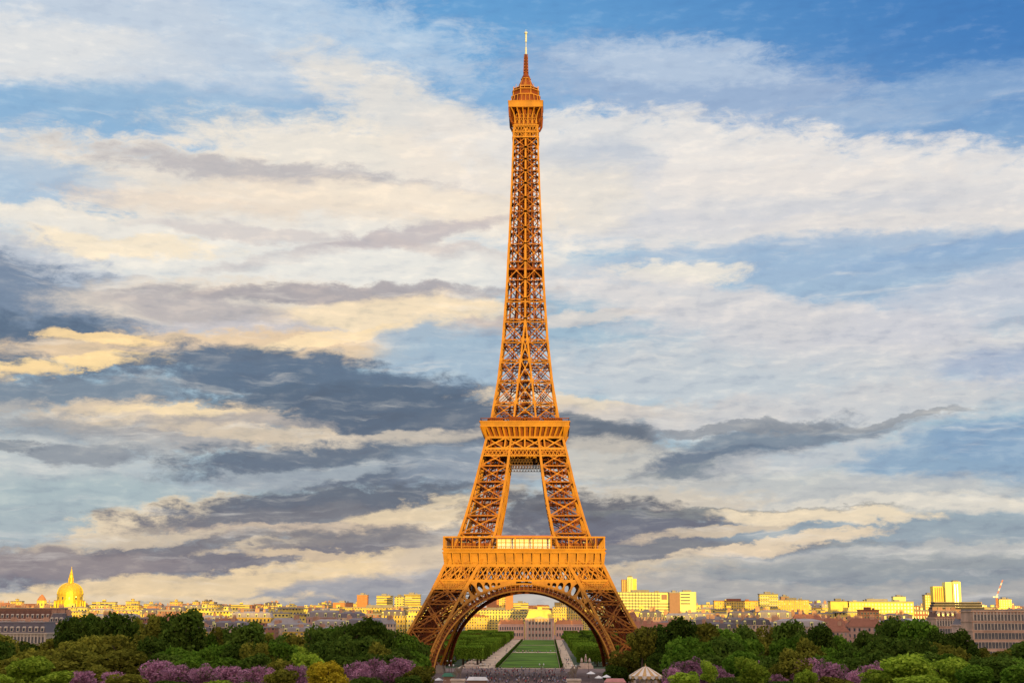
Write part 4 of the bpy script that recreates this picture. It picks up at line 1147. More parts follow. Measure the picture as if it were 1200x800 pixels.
# --- nearer stone buildings at both edges
def stone_palace(name, label, d, x0, x1, ytop, storeys, nx, roofm, wm='stone_pink', roofh=0., frieze=False, ybase=None):
    p = at((x0+x1)/2, 718, d); w = (x1-x0)/1690*d; base = gz(p.x,p.y); h = zy(ytop, d, (x0+x1)/2)-base-roofh
    r = empty(name, label, 'building', (p.x,p.y,base))
    b = MB(); b.box(-w/2,w/2,0,22,-2,h); b.box(-w/2-.6,w/2+.6,-.7,22.6,h,h+.7)
    b.box(-w/2-.3,w/2+.3,-.35,22.3,h-5.6,h-5.1); b.box(-w/2-.3,w/2+.3,-.35,22.3,h-10.6,h-10.1); b.build('wall', M[wm], r)
    b = MB()
    if roofh: b.frustum(-w/2+.4,w/2-.4,.4,21.6,h+.7,h+roofh,2.0)
    else: b.box(-w/2+.2,w/2-.2,.2,22,h+.7,h+1.5)
    rf = b.build('roof', M[roofm], r)
    if roofh:
        b = MB(); b.cur = 0; b.box(-.9,.9,-.2,2.6,0,2.2); b.frustum(-1.1,1.1,-.35,2.6,2.2,2.8,.5); b.cur = 1; b.box(-.55,.55,-.26,-.2,.3,1.9)
        dm_ = b.mesh('dormer', [M['stone'], M['glass']])
        nd = max(3, int(w/3.4))
        for k in range(nd): obj('dormer', dm_, rf, (-w/2+1+(w-2)*(k+.5)/nd, .75, h+1.2))
        b = MB(); b.box(-w/2+2.2,w/2-2.2,2.2,19.8,h+roofh,h+roofh+.5); b.build('ridge', M['zinc'], rf)
    for k in range(max(4, int(w/8))):
        if roofh: chimney(rf, -w/2+w*(k+.5)/max(4, int(w/8)), 8+3*(k%2), h+roofh-1, 3.0, 3.2)
    for s in range(storeys):
        add_windows(r, None, -w/2+.8, w/2-.8, h-.6-5*(s+1), h-.6-5*s, nx, 1, -.05, 1.4, 3.3, 'stone')
    b = MB()
    n = nx
    for k in range(n+1):
        x = -w/2+.8+(w-1.6)*k/n; b.box(x-.38,x+.38,-.5,0,h-4.9,h-.1)
        if frieze: b.box(x-.3,x+.3,-.3,0,h-10,h-5.7)
    b.build('pilasters', M['stone'], r)
    return r, w, h
stone_palace('museum_building', 'long rosy stone museum with pilasters and cornices at the right edge', 820, 1140, 1216, 716.5, 5, 19, 'flat', wm='grey_pink', frieze=True)
stone_palace('corner_building', 'stone building with red brown roof beneath the glazed terraces', 960, 1096, 1126, 716, 3, 9, 'brown_roof', wm='grey_pink', roofh=4.5)
stone_palace('slate_building', 'narrow building with dark slate mansard between red roof and museum', 900, 1126, 1140, 723, 3, 5, 'slate', roofh=5)
stone_palace('mansard_building', 'stone building with red brown mansard at the left edge', 960, -14, 72, 712.5, 3, 20, 'brown_roof', roofh=7.5)
stone_palace('dormer_building', 'lower cream building with blue grey mansard at the left edge', 780, -20, 56, 729, 4, 18, 'slate', wm='stone', roofh=6.0)
stone_palace('gable_building', 'steep dark roofed corner house between the mansard building and the trees', 900, 56, 76, 719, 3, 5, 'slate', roofh=6.0)

# --- the palace on the hill behind the camera: its long wings shade the gardens at sunset
for nm, lb, x0, x1, hz in (('palace_wing','long pale palace wing on the hill, right of the terrace',60,330,58.6),('palace_wing','long pale palace wing on the hill, left of the terrace',-300,-30,58.2)):
    r = empty(nm, lb, 'palace', ((x0+x1)/2,Y(-95),24)); w = x1-x0
    b = MB(); b.box(-w/2,w/2,0,22,0,hz-24); b.box(-w/2-.5,w/2+.5,-.5,22.5,hz-24,hz-23.2); b.build('wall', M['stone'], r)
    b = MB()
    for k in range(30): x = -w/2+w*(k+.5)/30; b.box(x-.7,x+.7,21.8,23,2,hz-28)
    b.build('pilasters', M['stone'], r)
r = empty('palace_pavilion', 'tall square end pavilion joining the palace wings behind the terrace', 'palace', (15,Y(-97),24))
b = MB(); b.box(-45,45,0,20,0,35.2); b.box(-46,46,-1,21,35.2,36); b.build('wall', M['stone'], r)
for x0, x1, hz, lb in ((-520,-300.5,57,'long slate roofed terrace on the hill beyond the left palace wing'),(330.5,470,60,'stone terrace on the hill beside the right palace wing'),(470.5,600,57.5,'cream terrace on the hill farther right'),(600.5,760,59.5,'tall stone terrace on the hill far right'),(760.5,950,58,'last stone terrace on the hill, at the far right')):
    r = empty('hill_terrace', lb, 'building', ((x0+x1)/2,Y(-95),24)); w = x1-x0
    b = MB(); b.box(-w/2,w/2,0,16,0,hz-30); b.build('wall', M['w_stone'], r)
    b = MB(); b.frustum(-w/2,w/2,0,16,hz-30,hz-24,2); rf = b.build('roof', M['slate'], r)
    for k in range(8): chimney(rf, -w/2+w*(k+.5)/8, 8, hz-25, 3, 3)

# ================================================================ trees
def leaf_mat(name, a, b, trans=.35):
    m = bpy.data.materials.new(name); m.use_nodes = True; T = NT(m.node_tree); T.n.remove(T.n['Principled BSDF'])
    out = T.n['Material Output']
    geo = T.new('ShaderNodeNewGeometry'); tc = T.new('ShaderNodeTexCoord').outputs['Object']
    oi = T.new('ShaderNodeObjectInfo').outputs['Random']
    isl = T.new('ShaderNodeAttribute', attribute_name='leaf').outputs['Fac']
    f = T.math('ADD', T.math('MULTIPLY', isl, .55), T.math('MULTIPLY', T.mrange(T.noise(tc, 3.2, 2, .5), .35, .65), .45))
    c = T.mix(f, (*a, 1), (*b, 1))
    if name == 'purple_blossom': c = T.mix(T.math('LESS_THAN', isl, .20), c, (.09, .12, .03, 1))
    c = T.vmath('SCALE', c, scale=T.mrange(oi, 0, 1, .80, 1.65, False))
    d = T.new('ShaderNodeBsdfDiffuse'); t = T.new('ShaderNodeBsdfTranslucent'); mx = T.new('ShaderNodeMixShader'); mx.inputs[0].default_value = trans
    T.put(d.inputs[0], c); T.put(t.inputs[0], c); T.l.new(d.outputs[0], mx.inputs[1]); T.l.new(t.outputs[0], mx.inputs[2]); T.l.new(mx.outputs[0], out.inputs[0])
    return m
LM = {'dark': leaf_mat('dark_leaves', (.022,.050,.006), (.12,.175,.024)), 'green': leaf_mat('green_leaves', (.034,.090,.007), (.16,.26,.026)),
      'olive': leaf_mat('olive_leaves', (.055,.062,.008), (.28,.26,.034)), 'bright': leaf_mat('bright_leaves', (.08,.14,.010), (.36,.45,.045)),
      'gold': leaf_mat('golden_leaves', (.20,.15,.010), (.60,.46,.030)), 'purple': leaf_mat('purple_blossom', (.12,.045,.065), (.55,.27,.37)),
      'hedge': leaf_mat('clipped_leaves', (.045,.10,.008), (.19,.27,.026))}
M['bark'] = mat('bark', (.10,.07,.05), .95, .1, vscale=2)
def set_leaf(me, vals):
    at_ = me.attributes.new('leaf', 'FLOAT', 'FACE'); at_.data.foreach_set('value', vals)
def crown_mesh(seed, lm, n=5200, leaf=.072, lobes=16, box=None):
    rg = np.random.default_rng(seed); lobes = int(lobes*1.5)
    if box is None:
        # lobes: big ones inside, smaller outside: an uneven outline with gaps
        c = []; 
        for k in range(lobes):
            t = rg.uniform(0, 2*math.pi); ph = math.asin(rg.uniform(-.75, .95)); rr = rg.uniform(.42,.78)
            c.append((rr*math.cos(t)*math.cos(ph), rr*math.sin(t)*math.cos(ph), rr*math.sin(ph)*1.0, rg.uniform(.17,.38)))
        c.append((0,0,0,.50)); c.append((0,0,-.3,.46)); c.append((0,0,.35,.40)); c = np.array(c)
        w = c[:,3]**2; w /= w.sum()
        idx = rg.choice(len(c), n, p=w)
        dirs = rg.normal(size=(n,3)); dirs /= np.linalg.norm(dirs,axis=1)[:,None]
        rad = c[idx,3]*rg.uniform(.62,1.06,n)**.6
        # twiggy strays beyond the lobes
        stray = rg.random(n) < .10; rad[stray] *= rg.uniform(1.05,1.36,stray.sum())
        pos = c[idx,:3]+dirs*rad[:,None]
        tone = rg.random(len(c))[idx]*.45+rg.random(n)*.55
    else:
        bx, by, bz = box
        face = rg.choice(5, n, p=[.30,.30,.1,.1,.2]); pos = rg.uniform(-1,1,(n,3)); dirs = np.zeros((n,3))
        for f,(ax,sg) in enumerate(((1,-1),(2,1),(0,-1),(0,1),(1,1))):
            s = face == f; pos[s,ax] = sg*(1-abs(rg.normal(0,.05,s.sum()))); dirs[s,ax] = sg
        pos = pos*np.array([bx,by,bz])+rg.normal(0,.12,(n,3)); pos[:,2] += rg.normal(0,.18,n)+.35*np.sin(pos[:,0]*1.3+pos[:,1]*.9+seed)
        tone = rg.random(n)
    nr = dirs*0.9+rg.normal(size=(n,3))*.75; nr /= np.linalg.norm(nr,axis=1)[:,None]
    a = np.cross(nr, rg.normal(size=(n,3))); a /= np.linalg.norm(a,axis=1)[:,None]; b_ = np.cross(nr, a)
    s = leaf*rg.uniform(.55,1.35,(n,1)); e = rg.uniform(.5,.9,(n,1))
    q = np.stack([pos-a*s, pos-b_*s*e, pos+a*s, pos+b_*s*e], 1).reshape(-1,3)
    me = bpy.data.meshes.new('crown'); me.vertices.add(4*n); me.vertices.foreach_set('co', q.ravel())
    me.loops.add(4*n); me.loops.foreach_set('vertex_index', np.arange(4*n)); me.polygons.add(n); me.polygons.foreach_set('loop_start', np.arange(n)*4)
    me.update(calc_edges=True); me.validate(); me.materials.append(LM[lm]); set_leaf(me, tone); return me
def trunk_mesh(seed):
    r = random.Random(seed); b = MB(); b.prism(9,.085,.055,-1.9,-.55,cap=False); b.prism(9,.12,.085,-2.05,-1.9,cap=False)
    for k in range(6):
        a = k*1.05+r.random(); q = (math.cos(a)*.4,math.sin(a)*.4,.1+r.random()*.35)
        b.beam((0,0,-.75+.06*k), q, .07, w2=.03); b.beam(q,(q[0]*1.6,q[1]*1.6,q[2]+.25),.03,w2=.012); b.beam(q,(q[0]*1.2-.15,q[1]*1.4+.12,q[2]+.3),.025,w2=.01)
    b.beam((0,0,-.6),(.05,.02,.6),.09,w2=.03)
    return b.mesh('trunk', M['bark'])
CR = {}
for i, k in enumerate(('dark','green','olive','bright','gold','purple')):
    CR[k] = [crown_mesh(100*i+j, k, 5200 if k != 'purple' else 4200, .072 if k != 'purple' else .062, 15+3*j) for j in range(2 if k in ('gold','green') else 3)]
TR = [trunk_mesh(s) for s in range(3)]
tr = random.Random(11)
TNAME = {'dark':'dark green leafy tree','green':'fresh green leafy tree','olive':'olive green leafy tree','bright':'bright yellow green tree','gold':'golden leaved tree','purple':'purple blossoming tree'}
TKEY = {'dark':'broadleaf_tree','green':'broadleaf_tree','olive':'plane_tree','bright':'young_tree','gold':'golden_tree','purple':'blossom_tree'}
seq = {}
def tree(px, ytop, wpx, d, kind, row, hfac=1.0, label=None):
    if 712 < px < 792 and ytop < 778 and 300 < d < 500: d = 585; wpx *= .85
    dd = d*tr.uniform(.96,1.04); top = at(px, ytop, dd); x, y = top.x, top.y; g = gz(x, y)
    rr = wpx/2/1690*dd*1.08; H = top.z-g; ch = min(H*.86, rr*2*1.25*hfac) if H > 0 else 5
    side = 'left' if px < 614 else 'right'
    seq[(row, side)] = seq.get((row, side), 0)+1; n = seq[(row, side)]
    lab = label or '%s, %s from left in %s, %s of tower' % (TNAME[kind], ordinal(n), row, side)
    r = empty(TKEY[kind], lab, 'tree', (x, y, g), tr.uniform(0, 6.28), 'trees in the '+row)
    rz = ch/2; zc = H-rz*.97
    c = obj('crown', tr.choice(CR[kind]), r, (0,0,zc)); c.scale = (rr*tr.uniform(.94,1.08), rr*tr.uniform(.94,1.08), rz); c.rotation_euler = (0,0,tr.uniform(0,6.28))
    t = obj('trunk', tr.choice(TR), r, (0,0,zc)); t.scale = (rr,rr,zc/2.0)
    return r
back = [(5,738,50,'olive'),(30,750,40,'dark'),(62,742,44,'olive'),(84,722,40,'dark'),(104,712,52,'dark'),(138,710,56,'dark'),(162,722,42,'olive'),(186,715,50,'olive'),(214,711,54,'dark'),(240,739,36,'green'),(262,732,40,'olive'),(286,726,50,'dark'),(310,737,40,'olive'),(330,741,38,'dark'),(350,740,38,'olive'),(372,731,42,'dark'),(392,729,42,'green'),(413,723,46,'dark'),(434,721,50,'dark'),(456,730,46,'dark'),(473,736,40,'green'),(488,748,36,'dark'),
 (752,730,34,'olive'),(772,726,44,'dark'),(797,720,48,'dark'),(822,724,46,'olive'),(848,729,46,'green'),(872,730,44,'dark'),(890,739,36,'olive'),(908,727,42,'olive'),(926,724,44,'dark'),(946,736,38,'olive'),(962,728,42,'dark'),(982,738,38,'green'),(1001,747,34,'dark'),(1022,737,40,'dark'),(1046,720,54,'dark'),(1076,719,56,'green'),(1100,733,42,'dark'),(1121,735,46,'dark'),(1146,757,40,'olive'),(1172,758,46,'olive'),(1198,748,46,'dark')]
for px, yt, w, k in back: tree(px, yt, w, 580, k, 'back row')
mid = [(-4,745,48,'dark'),(45,757,50,'olive'),(80,744,56,'olive'),(112,737,56,'olive'),(142,736,64,'olive'),(182,744,54,'dark'),(208,752,46,'green'),(232,757,42,'green'),(256,751,44,'green'),(282,748,52,'dark'),(306,746,44,'olive'),(328,748,46,'green'),(352,753,44,'bright'),(374,745,46,'dark'),(398,742,50,'dark'),(424,743,50,'dark'),(447,750,40,'olive'),(466,752,46,'dark'),(486,757,40,'green'),
 (733,757,42,'olive'),(752,749,44,'dark'),(776,743,48,'dark'),(802,741,54,'green'),(828,745,50,'green'),(852,744,50,'dark'),(876,743,50,'green'),(902,750,48,'olive'),(924,742,50,'green'),(948,745,48,'olive'),(972,752,46,'green'),(995,757,46,'dark'),(1018,752,46,'green'),(1046,740,62,'dark'),(1076,746,52,'dark'),(1100,748,48,'olive'),(1124,757,46,'olive'),(1152,764,46,'dark'),(1184,764,56,'dark')]
for px, yt, w, k in mid: tree(px, yt, w, 400, k, 'middle row')
fill = [(-5,770,60,'olive'),(35,762,50,'olive'),(100,758,80,'olive'),(140,756,70,'olive'),(192,760,50,'dark'),(225,764,46,'green'),(262,765,50,'green'),(300,764,50,'dark'),(335,770,46,'olive'),(362,762,46,'bright'),(395,762,50,'dark'),(425,764,46,'dark'),(455,762,44,'dark'),(482,768,40,'green'),
 (735,772,40,'olive'),(775,764,48,'dark'),(806,760,50,'green'),(838,764,50,'dark'),(868,758,46,'green'),(905,764,46,'dark'),(930,758,50,'olive'),(965,762,50,'green'),(1000,765,50,'dark'),(1035,762,50,'dark'),(1080,762,50,'dark'),(1110,762,50,'green'),(1150,768,56,'dark'),(1190,768,60,'green')]
for px, yt, w, k in fill: tree(px, yt, w, 320, k, 'garden row')
front = [(8,768,50,'olive',260),(34,766,60,'bright',220),(66,784,52,'bright',215),(-8,788,50,'bright',210),(96,784,34,'purple',270),(130,785,34,'purple',270),(186,771,42,'purple',280),(214,774,42,'purple',285),(240,777,36,'purple',280),(268,778,40,'purple',285),(306,776,44,'purple',275),(348,777,34,'purple',280),(330,781,38,'olive',240),(382,772,46,'gold',245),(419,770,38,'purple',290),(440,766,34,'purple',300),(465,765,40,'purple',290),(150,786,44,'olive',235),(200,796,50,'dark',230),(252,795,46,'bright',215),(290,797,50,'dark',225),(110,778,52,'olive',300),(492,776,34,'olive',300),(430,790,36,'dark',240),(478,790,34,'dark',250),
 (788,780,24,'purple',300),(808,769,40,'purple',300),(832,774,34,'purple',305),(846,779,26,'purple',295),(802,785,40,'bright',240),(830,772,22,'bright',270),(880,768,42,'bright',265),(898,772,30,'purple',310),(912,786,22,'purple',280),(942,768,44,'purple',320),(970,771,40,'purple',290),(944,782,24,'bright',250),(1003,781,26,'purple',285),(1022,774,30,'purple',310),(1060,762,66,'bright',245),(1028,781,44,'bright',230),(1108,767,58,'bright',255),(1140,774,50,'green',250),(1172,768,60,'dark',250),(1200,772,56,'green',245),(1078,788,60,'bright',215),(852,790,34,'dark',250),(915,795,44,'dark',240),(975,790,46,'olive',240),(722,778,30,'dark',575),(738,776,26,'olive',580)]
for px, yt, w, k, d in front: tree(px, yt, w, d, k, 'front garden row')
# groves on both sides of the lawns beyond the tower
for px, yt, w, k, d in [(520,760,20,'dark',900),(530,752,26,'dark',980),(548,742,22,'dark',1300),(560,740,22,'olive',1350),(572,739,20,'dark',1450),(586,742,16,'olive',1550),(538,748,24,'green',1120),(516,768,22,'green',840),(526,770,18,'dark',830),
                        (690,742,26,'dark',1250),(676,739,20,'olive',1500),(700,748,28,'dark',1100),(662,742,14,'green',1560),(712,756,26,'green',980),(706,760,22,'olive',900),(684,738,20,'dark',1400),(722,762,24,'dark',850),(498,758,24,'dark',880),(508,752,22,'olive',980)]:
    tree(px, yt, w, d, k, 'grove beyond tower')
# clipped tree rows flanking the gravel walks
hb = [crown_mesh(900+i, 'hedge', 3600, .42, box=(7.5,9.5,3.4)) for i in range(2)]
def clipped(x, d, h, n, side, w=7.5):
    r = empty('clipped_tree_row', 'box clipped limes, %s block from the tower, %s, %s of the lawns' % (ordinal((n-1)//3+1), ('beside the walk','in the middle file','in the outer file')[(n-1)%3], side), 'clipped trees', (x, Y(d), 0), 0, 'clipped tree rows beside the lawns')
    c = obj('crown', hb[n % 2], r, (0,0,h-3.4)); c.scale = (w/7.5,1,1)
    b = MB(); b.box(-w+.5,w-.5,-9.0,9.0,h-6.2,h-.6); core = b.build('leaf_core', LM['hedge'], c); core.location = (0,0,-(h-3.4)); core.scale = (7.5/w,1,1)
    for k in range(4):
        for s in (-1,1): obj('trunk', CT, r, (s*w*.55,-8+5.3*k,0)).scale = (1,1,(h-5.8))
b = MB(); b.prism(7,.28,.2,0,1); CT = b.mesh('trunk', M['bark'])
hn = {'left':0,'right':0}
for d in range(850, 1600, 44):
    for cx_, side in ((-34,'left'),(-51.5,'left'),(-69,'left'),(35,'right'),(52.5,'right'),(70,'right')):
        hn[side] += 1; clipped(cx_, d+tr.uniform(-3,3), (10.2 if abs(cx_) < 40 else 11.2)+tr.uniform(-.9,.9), hn[side], side)
# low dark hedge strips at the lawn edge
for x, nm in ((-17.6,'left'),(18.3,'right')):
    b = MB(); r0 = random.Random(3)
    for k in range(80): d0 = 815+k*10; b.box(x-.7,x+.7,Y(d0),Y(d0)+9.99,0,1.9+r0.uniform(-.15,.15))
    tag(b.build('hedge', LM['dark']), 'low dark hedge along the %s edge of the lawns' % nm, 'hedge')

# ================================================================ small things near the bridge and the plaza
M['bronze'] = mat('dark_stone_statue', (.20,.15,.11), .7, .3, vscale=1.5)
M['pale_stone'] = mat('pale_statue_stone', (.66,.50,.38), .85, .2, vscale=1)
def skin_mesh(name, pts, edges, radii, mats, root=0, sub=1):
    me = bpy.data.meshes.new(name); me.from_pydata(pts, edges, []); o = bpy.data.objects.new(name, me); COL.objects.link(o)
    md = o.modifiers.new('s', 'SKIN'); 
    for i, r in enumerate(radii):
        sv = me.skin_vertices[0].data[i]; sv.radius = (r, r) if not isinstance(r, tuple) else r; sv.use_root = (i == root)
    md.use_smooth_shade = True
    if sub: o.modifiers.new('u', 'SUBSURF').levels = sub
    dg = bpy.context.evaluated_depsgraph_get(); out = bpy.data.meshes.new_from_object(o.evaluated_get(dg)); bpy.data.objects.remove(o); bpy.data.meshes.remove(me)
    out.name = name; out.materials.clear()
    for mm in mats: out.materials.append(mm)
    return out
def person_mesh(pose, mats):
    s = (.16, .12, .2)[pose]
    P = [(0,0,.95),(0,0,1.2),(0,0,1.42),(0,0,1.52),(0,-.02,1.66),(0,-.02,1.74)]
    E = [(0,1),(1,2),(2,3),(3,4),(4,5)]; Rr = [.15,.14,.16,.06,.10,.07]
    for sx in (-1,1):
        st = s*sx if pose != 1 else .02*sx
        b0 = len(P); P += [(sx*.10,0,.9),(sx*.11,-st*.6,.5),(sx*.11,-st,.09),(sx*.11,-st-.16,.05)]; E += [(0,b0),(b0,b0+1),(b0+1,b0+2),(b0+2,b0+3)]; Rr += [.10,.07,.05,.04]
        b0 = len(P); P += [(sx*.22,0,1.40),(sx*.27,st*.5,1.14),(sx*.25,st*1.1-.04,.88)] if pose != 2 or sx < 0 else [(sx*.22,0,1.40),(sx*.30,-.16,1.22),(sx*.16,-.34,1.36)]
        E += [(2,b0),(b0,b0+1),(b0+1,b0+2)]; Rr += [.065,.05,.04]
    me = skin_mesh('person', P, E, Rr, mats)
    mi = [0]*len(me.polygons)
    for i, p in enumerate(me.polygons):
        z = p.center.z; x = abs(p.center.x)
        mi[i] = 2 if z > 1.53 or (x > .2 and z < 1.02 and z > .8) else (0 if z > .93 else 1)
        if z > 1.68: mi[i] = 3
    me.polygons.foreach_set('material_index', mi); return me
M['skin'] = mat('skin', (.50,.30,.22), .6); M['hair'] = mat('hair', (.05,.035,.025), .7)
TOPS = [('white',(.75,.72,.70)),('red',(.50,.05,.05)),('dark blue',(.04,.06,.16)),('black',(.03,.03,.035)),('grey',(.30,.29,.30)),('pale blue',(.28,.38,.55)),('pink',(.60,.28,.32)),('tan',(.42,.30,.20))]
BOT = [(.04,.05,.09),(.03,.03,.03),(.25,.2,.15)]
bm_ = [mat('trousers%d' % i, c) for i, c in enumerate(BOT)]
PM = []
for i, (nm, c) in enumerate(TOPS):
    tm = mat(nm.replace(' ','_')+'_top', c); PM.append((nm, person_mesh(i % 3, [tm, bm_[i % 3], M['skin'], M['hair']])))
pr = random.Random(4)
def person(x, y, z, where, walk):
    nm, me = pr.choice(PM); o = obj('person', me, None, (x, y, z)); o.rotation_euler = (0,0,pr.uniform(0,6.28)); s = pr.uniform(.94,1.06); o.scale = (s,s,s)
    tag(o, 'small figure in %s top and trousers %s' % (nm, where), 'person', 'people in %s tops %s' % (nm, where))
for k in range(290):
    px = pr.uniform(545, 664); d = 628+pr.random()**1.3*172; p = at(px, 718, d)
    person(p.x, p.y, .052 if d > 645 else gz(p.x,p.y)+.15, 'on the plaza under the tower', 1)
for k in range(50):
    d = 812+pr.random()**1.5*600; x = pr.uniform(-24,-18) if pr.random() < .55 else pr.uniform(19,25.5)
    person(x, Y(d), .056, 'on the gravel walks beside the lawns', 1)
for k in range(26):
    person(pr.uniform(-16,17), Y(pr.choice((1128,1135,1143))), .056, 'crossing between the two lawns', 1)
# pedestals with warrior and horse
def warrior_horse(px, d, label):
    p = at(px, 718, d); g = gz(p.x, p.y); zt = zy(795, d, px)-g
    r = empty('equestrian_statue', label, 'statue', (p.x, p.y, g), 0, 'statues on tall pedestals by the bridge')
    b = MB(); b.box(-2.2,2.2,-2.2,2.2,0,zt-.6); b.box(-2.5,2.5,-2.5,2.5,zt-.6,zt); b.box(-2.5,2.5,-2.5,2.5,0,.8); b.box(-1.5,1.5,-2.23,-2.2,zt-3.4,zt-1.2); b.build('pedestal', M['pale_stone'], r)
    P = [(-1.0,0,2.6),(.1,0,2.5),(1.0,0,2.7),(1.4,0,3.5),(1.75,0,4.3),(2.2,0,4.2),(2.7,0,3.8),(-1.5,0,2.2),(-1.7,0,1.3)]
    E = [(0,1),(1,2),(2,3),(3,4),(4,5),(5,6),(0,7),(7,8)]; Rr = [.68,.62,.62,.42,.32,.28,.17,.14,.16]
    for sx, sy in ((-1,-.3),(-1,.3),(1,-.3),(1,.3)):
        b0 = len(P); kx = -.25 if sx < 0 else .08
        P += [(sx*.95,sy,1.9),(sx*.95+kx,sy,1.1),(sx*.95+(.05 if sx<0 else 0),sy,.1)]; E += [(0 if sx < 0 else 2,b0),(b0,b0+1),(b0+1,b0+2)]; Rr += [.28,.15,.13]
    obj('horse', skin_mesh('horse', P, E, Rr, [M['bronze']]), r, (-.3,.5,zt))
    P = [(0,0,2.0),(0,0,2.9),(0,0,3.5),(0,0,3.75),(0,0,4.15)]; E = [(0,1),(1,2),(2,3),(3,4)]; Rr = [.34,.32,.38,.14,.26]
    for sx in (-1,1):
        b0 = len(P); P += [(sx*.22,0,1.7),(sx*.26,-.15*sx,1.0),(sx*.26,-.1*sx,.12)]; E += [(0,b0),(b0,b0+1),(b0+1,b0+2)]; Rr += [.24,.17,.12]
        b0 = len(P); P += [(sx*.5,0,3.35),(sx*.7,-.1,2.6),(sx*.6 if sx < 0 else 1.1,-.3,2.1 if sx < 0 else 2.9)]; E += [(2,b0),(b0,b0+1),(b0+1,b0+2)]; Rr += [.16,.12,.1]
    obj('warrior', skin_mesh('warrior', P, E, Rr, [M['bronze']]), r, (-.5,-1.0,zt))
warrior_horse(537.5, 494, 'stone warrior leading a horse on a tall pedestal, left of the lawns')
warrior_horse(672, 494, 'stone warrior leading a horse on a tall pedestal, right of the lawns')
# pale sculpture groups beyond the tower
def pale_group(px, d, ytop, ybase, label, s=1.0):
    p = at(px, 718, d); g = 0.05; H = zy(ytop, d, px)-g
    r = empty('sculpture_group', label, 'sculpture', (p.x, p.y, g), 0, 'pale sculpture groups near the lawns')
    b = MB(); b.frustum(-4.2*s,4.2*s,-2.5,2.5,0,1.6,.2); b.frustum(-3.4*s,3.4*s,-2,2,1.6,H*.36,.3); b.build('plinth', M['pale_stone'], r)
    z0 = H*.36; k = (H-z0)
    for x, hh in ((-2.2*s,.62),(0,1.0),(2.1*s,.58)):
        q = k*hh
        me = skin_mesh('figure', [(0,0,.1*q),(0,0,.35*q),(.1,0,.62*q),(0,0,.78*q),(0,-.05,.92*q),(.5,-.1,.55*q),(-.6,-.1,.48*q)], [(0,1),(1,2),(2,3),(3,4),(2,5),(2,6)], [.95*s,.75*s,.6*s,.26,.38,.24,.24], [M['pale_stone']])
        obj('figure', me, r, (x,0,z0))
pale_group(553, 812, 772, 785, 'pale stone figures on a plinth at the left walk entrance')
pale_group(686, 812, 765, 784, 'pale stone figures on a plinth at the right walk entrance')
# carousel
d = 520; p = at(755.5, 718, d); g = gz(p.x,p.y); ze = zy(791,d,755)-g; zt = zy(779.5,d,755)-g; R1 = 19/1690*d
r = empty('carousel', 'round carousel with striped cream and gold canopy right of the tower', 'carousel', (p.x,p.y,g))
M['canopy_c'] = mat('canopy_cream', (.72,.62,.52), .7); M['canopy_g'] = mat('canopy_gold', (.55,.32,.12), .7); M['red_paint'] = mat('red_paint', (.45,.10,.08), .5)
b = MB(); n = 24
for k in range(n):
    a, c = 2*math.pi*k/n, 2*math.pi*(k+1)/n; b.cur = k % 2
    pf = [(R1,ze),(R1*.62,ze+(zt-ze)*.42),(R1*.2,zt-.5),(.1,zt-.2)]
    for (r0,z0),(r1,z1) in zip(pf,pf[1:]): b.face((r0*math.cos(a),r0*math.sin(a),z0),(r0*math.cos(c),r0*math.sin(c),z0),(r1*math.cos(c),r1*math.sin(c),z1),(r1*math.cos(a),r1*math.sin(a),z1))
cn = b.build('canopy', [M['canopy_c'], M['canopy_g']], r)
b = MB()
for k in range(n):
    a, c = 2*math.pi*k/n, 2*math.pi*(k+1)/n; m_ = (a+c)/2; b.cur = 1-k%2; Rr = R1+.05
    b.face((Rr*math.cos(a),Rr*math.sin(a),ze),(Rr*math.cos(c),Rr*math.sin(c),ze),(Rr*math.cos(c),Rr*math.sin(c),ze-.7),(Rr*math.cos(m_),Rr*math.sin(m_),ze-1.2),(Rr*math.cos(a),Rr*math.sin(a),ze-.7))
b.build('valance', [M['canopy_c'], M['canopy_g']], cn)
b = MB(); b.prism(8,.25,.1,zt-.3,zt+.7); b.build('finial', M['canopy_g'], cn)
b = MB(); b.prism(16,1.8,1.8,.5,ze+.3); b.build('centre_drum', M['canopy_c'], r)
b = MB(); b.prism(24,R1*.95,R1*.95,0,.5); b.build('platform', M['red_paint'], r)
for k in range(12):
    a = 2*math.pi*k/12; b = MB(); b.prism(6,.09,.09,.5,ze); b.build('pole', M['canopy_g'], r, (R1*.85*math.cos(a),R1*.85*math.sin(a),0))
    hs = MB(); hs.frustum(-.6,.6,-.18,.18,1.5,2.0,.1); hs.beam((.5,0,1.9),(.8,0,2.5),.22); hs.beam((.75,0,2.5),(1.1,0,2.35),.16)
    for q in (-.45,.45): hs.beam((q,0,1.5),(q+.1,0,.95),.1)
    o = hs.build('horse', M['white'], r, (R1*.7*math.cos(a),R1*.7*math.sin(a),0)); o.rotation_euler = (0,0,a+math.pi/2)
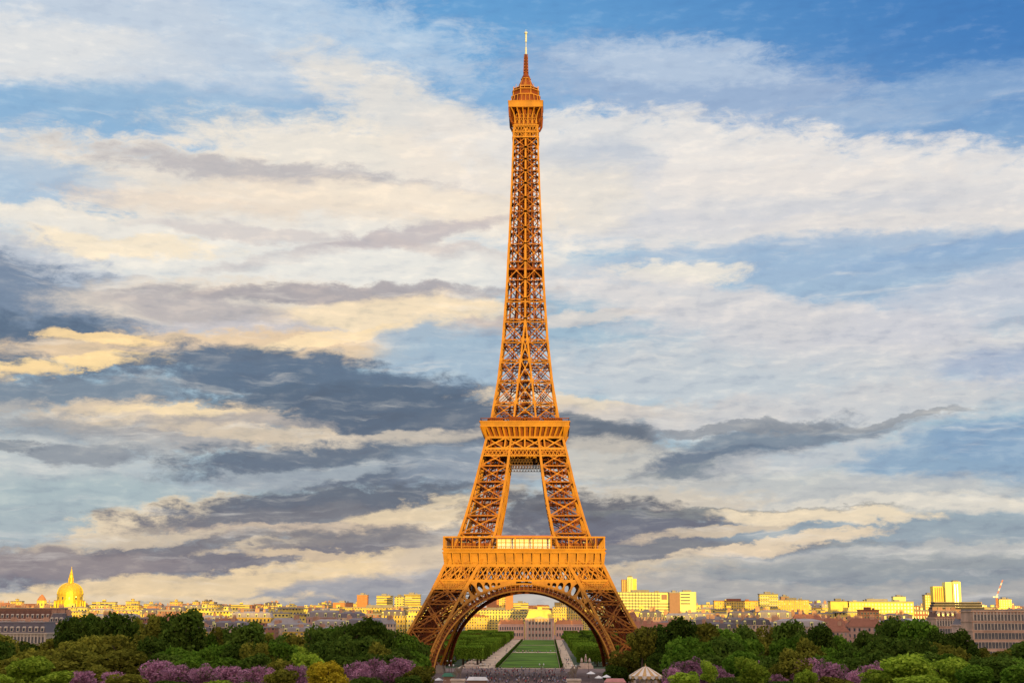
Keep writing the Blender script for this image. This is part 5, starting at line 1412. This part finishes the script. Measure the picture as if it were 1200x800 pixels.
# kiosks and parasols along the quay
def kiosk(px, ytop, d, w, top, wallc, label):
    p = at(px, 718, d); g = gz(p.x,p.y); H = zy(ytop,d,px)-g
    r = empty('kiosk', label, 'kiosk', (p.x,p.y,g))
    b = MB(); b.box(-w/2,w/2,-1.5,1.5,0,H-1.2); b.build('wall', M[wallc], r)
    b = MB(); b.frustum(-w/2-.6,w/2+.6,-2.2,1.8,H-1.2,H,.9); b.build('roof', top, r)
    b = MB(); b.box(-w/2+.4,w/2-.4,-1.56,-1.5,1.1,2.4); b.build('hatch', M['glass'], r)
M['pinkc'] = mat('pink_canvas', (.60,.25,.22), .8); M['greenc'] = mat('green_canvas', (.05,.16,.09), .7); M['whitec'] = mat('white_canvas', (.75,.72,.68), .8)
kiosk(720, 794.5, 500, 6.2, M['pinkc'], 'white', 'pink roofed kiosk left of the carousel')
kiosk(527, 788, 540, 4.0, M['greenc'], 'brownp', 'small green roofed kiosk beside the left warrior statue')
kiosk(560, 792.6, 560, 7.0, M['whitec'], 'brownp', 'long white roofed stand between statue and crowd')
def parasol(px, ytop, d, m, label):
    p = at(px, 718, d); g = gz(p.x,p.y); H = zy(ytop,d,px)-g
    r = empty('parasol', label, 'parasol', (p.x,p.y,g), 0, 'canvas parasols near the quay')
    b = MB(); b.lathe([(1.7,H-.9),(1.0,H-.45),(.08,H)],8); b.build('canopy', m, r); b = MB(); b.prism(6,.05,.05,0,H-.1); b.build('pole', M['zinc'], r)
for i, (px, yt, m, nm) in enumerate(((515,793.5,M['whitec'],'white parasol nearest the left arch foot'),(523,794,M['whitec'],'second white parasol right of the left arch foot'),(701,791,M['whitec'],'white parasol right of the right warrior statue'),(692,786,M['whitec'],'pale parasol beside the pale sculpture group'),(710,790,M['whitec'],'white parasol beside the pink kiosk'))):
    parasol(px, yt, 540, m, nm)
# lamp posts round the plaza
def lamp(x, d, label):
    r = empty('street_lamp', label, 'street lamp', (x, Y(d), gz(x,Y(d))), 0, 'street lamps on the plaza')
    b = MB(); b.prism(8,.22,.16,0,1.0); b.prism(8,.1,.07,1.0,7.6); b.beam((-.9,0,7.2),(.9,0,7.2),.09); b.build('post', M['iron_deck'], r)
    for s in (-.9,.9): b = MB(); b.lathe([(.12,7.2),(.26,7.45),(.26,7.75),(.06,8.0)],8); b.build('lamp_globe', M['whitec'], r, (s,0,0))
for i, (x, d) in enumerate(((-36,700),(-31,640),(-18,655),(8,655),(22,640),(30,700))): lamp(x, d, 'twin globe lamp post, %s from the left on the plaza' % ordinal(i+1))
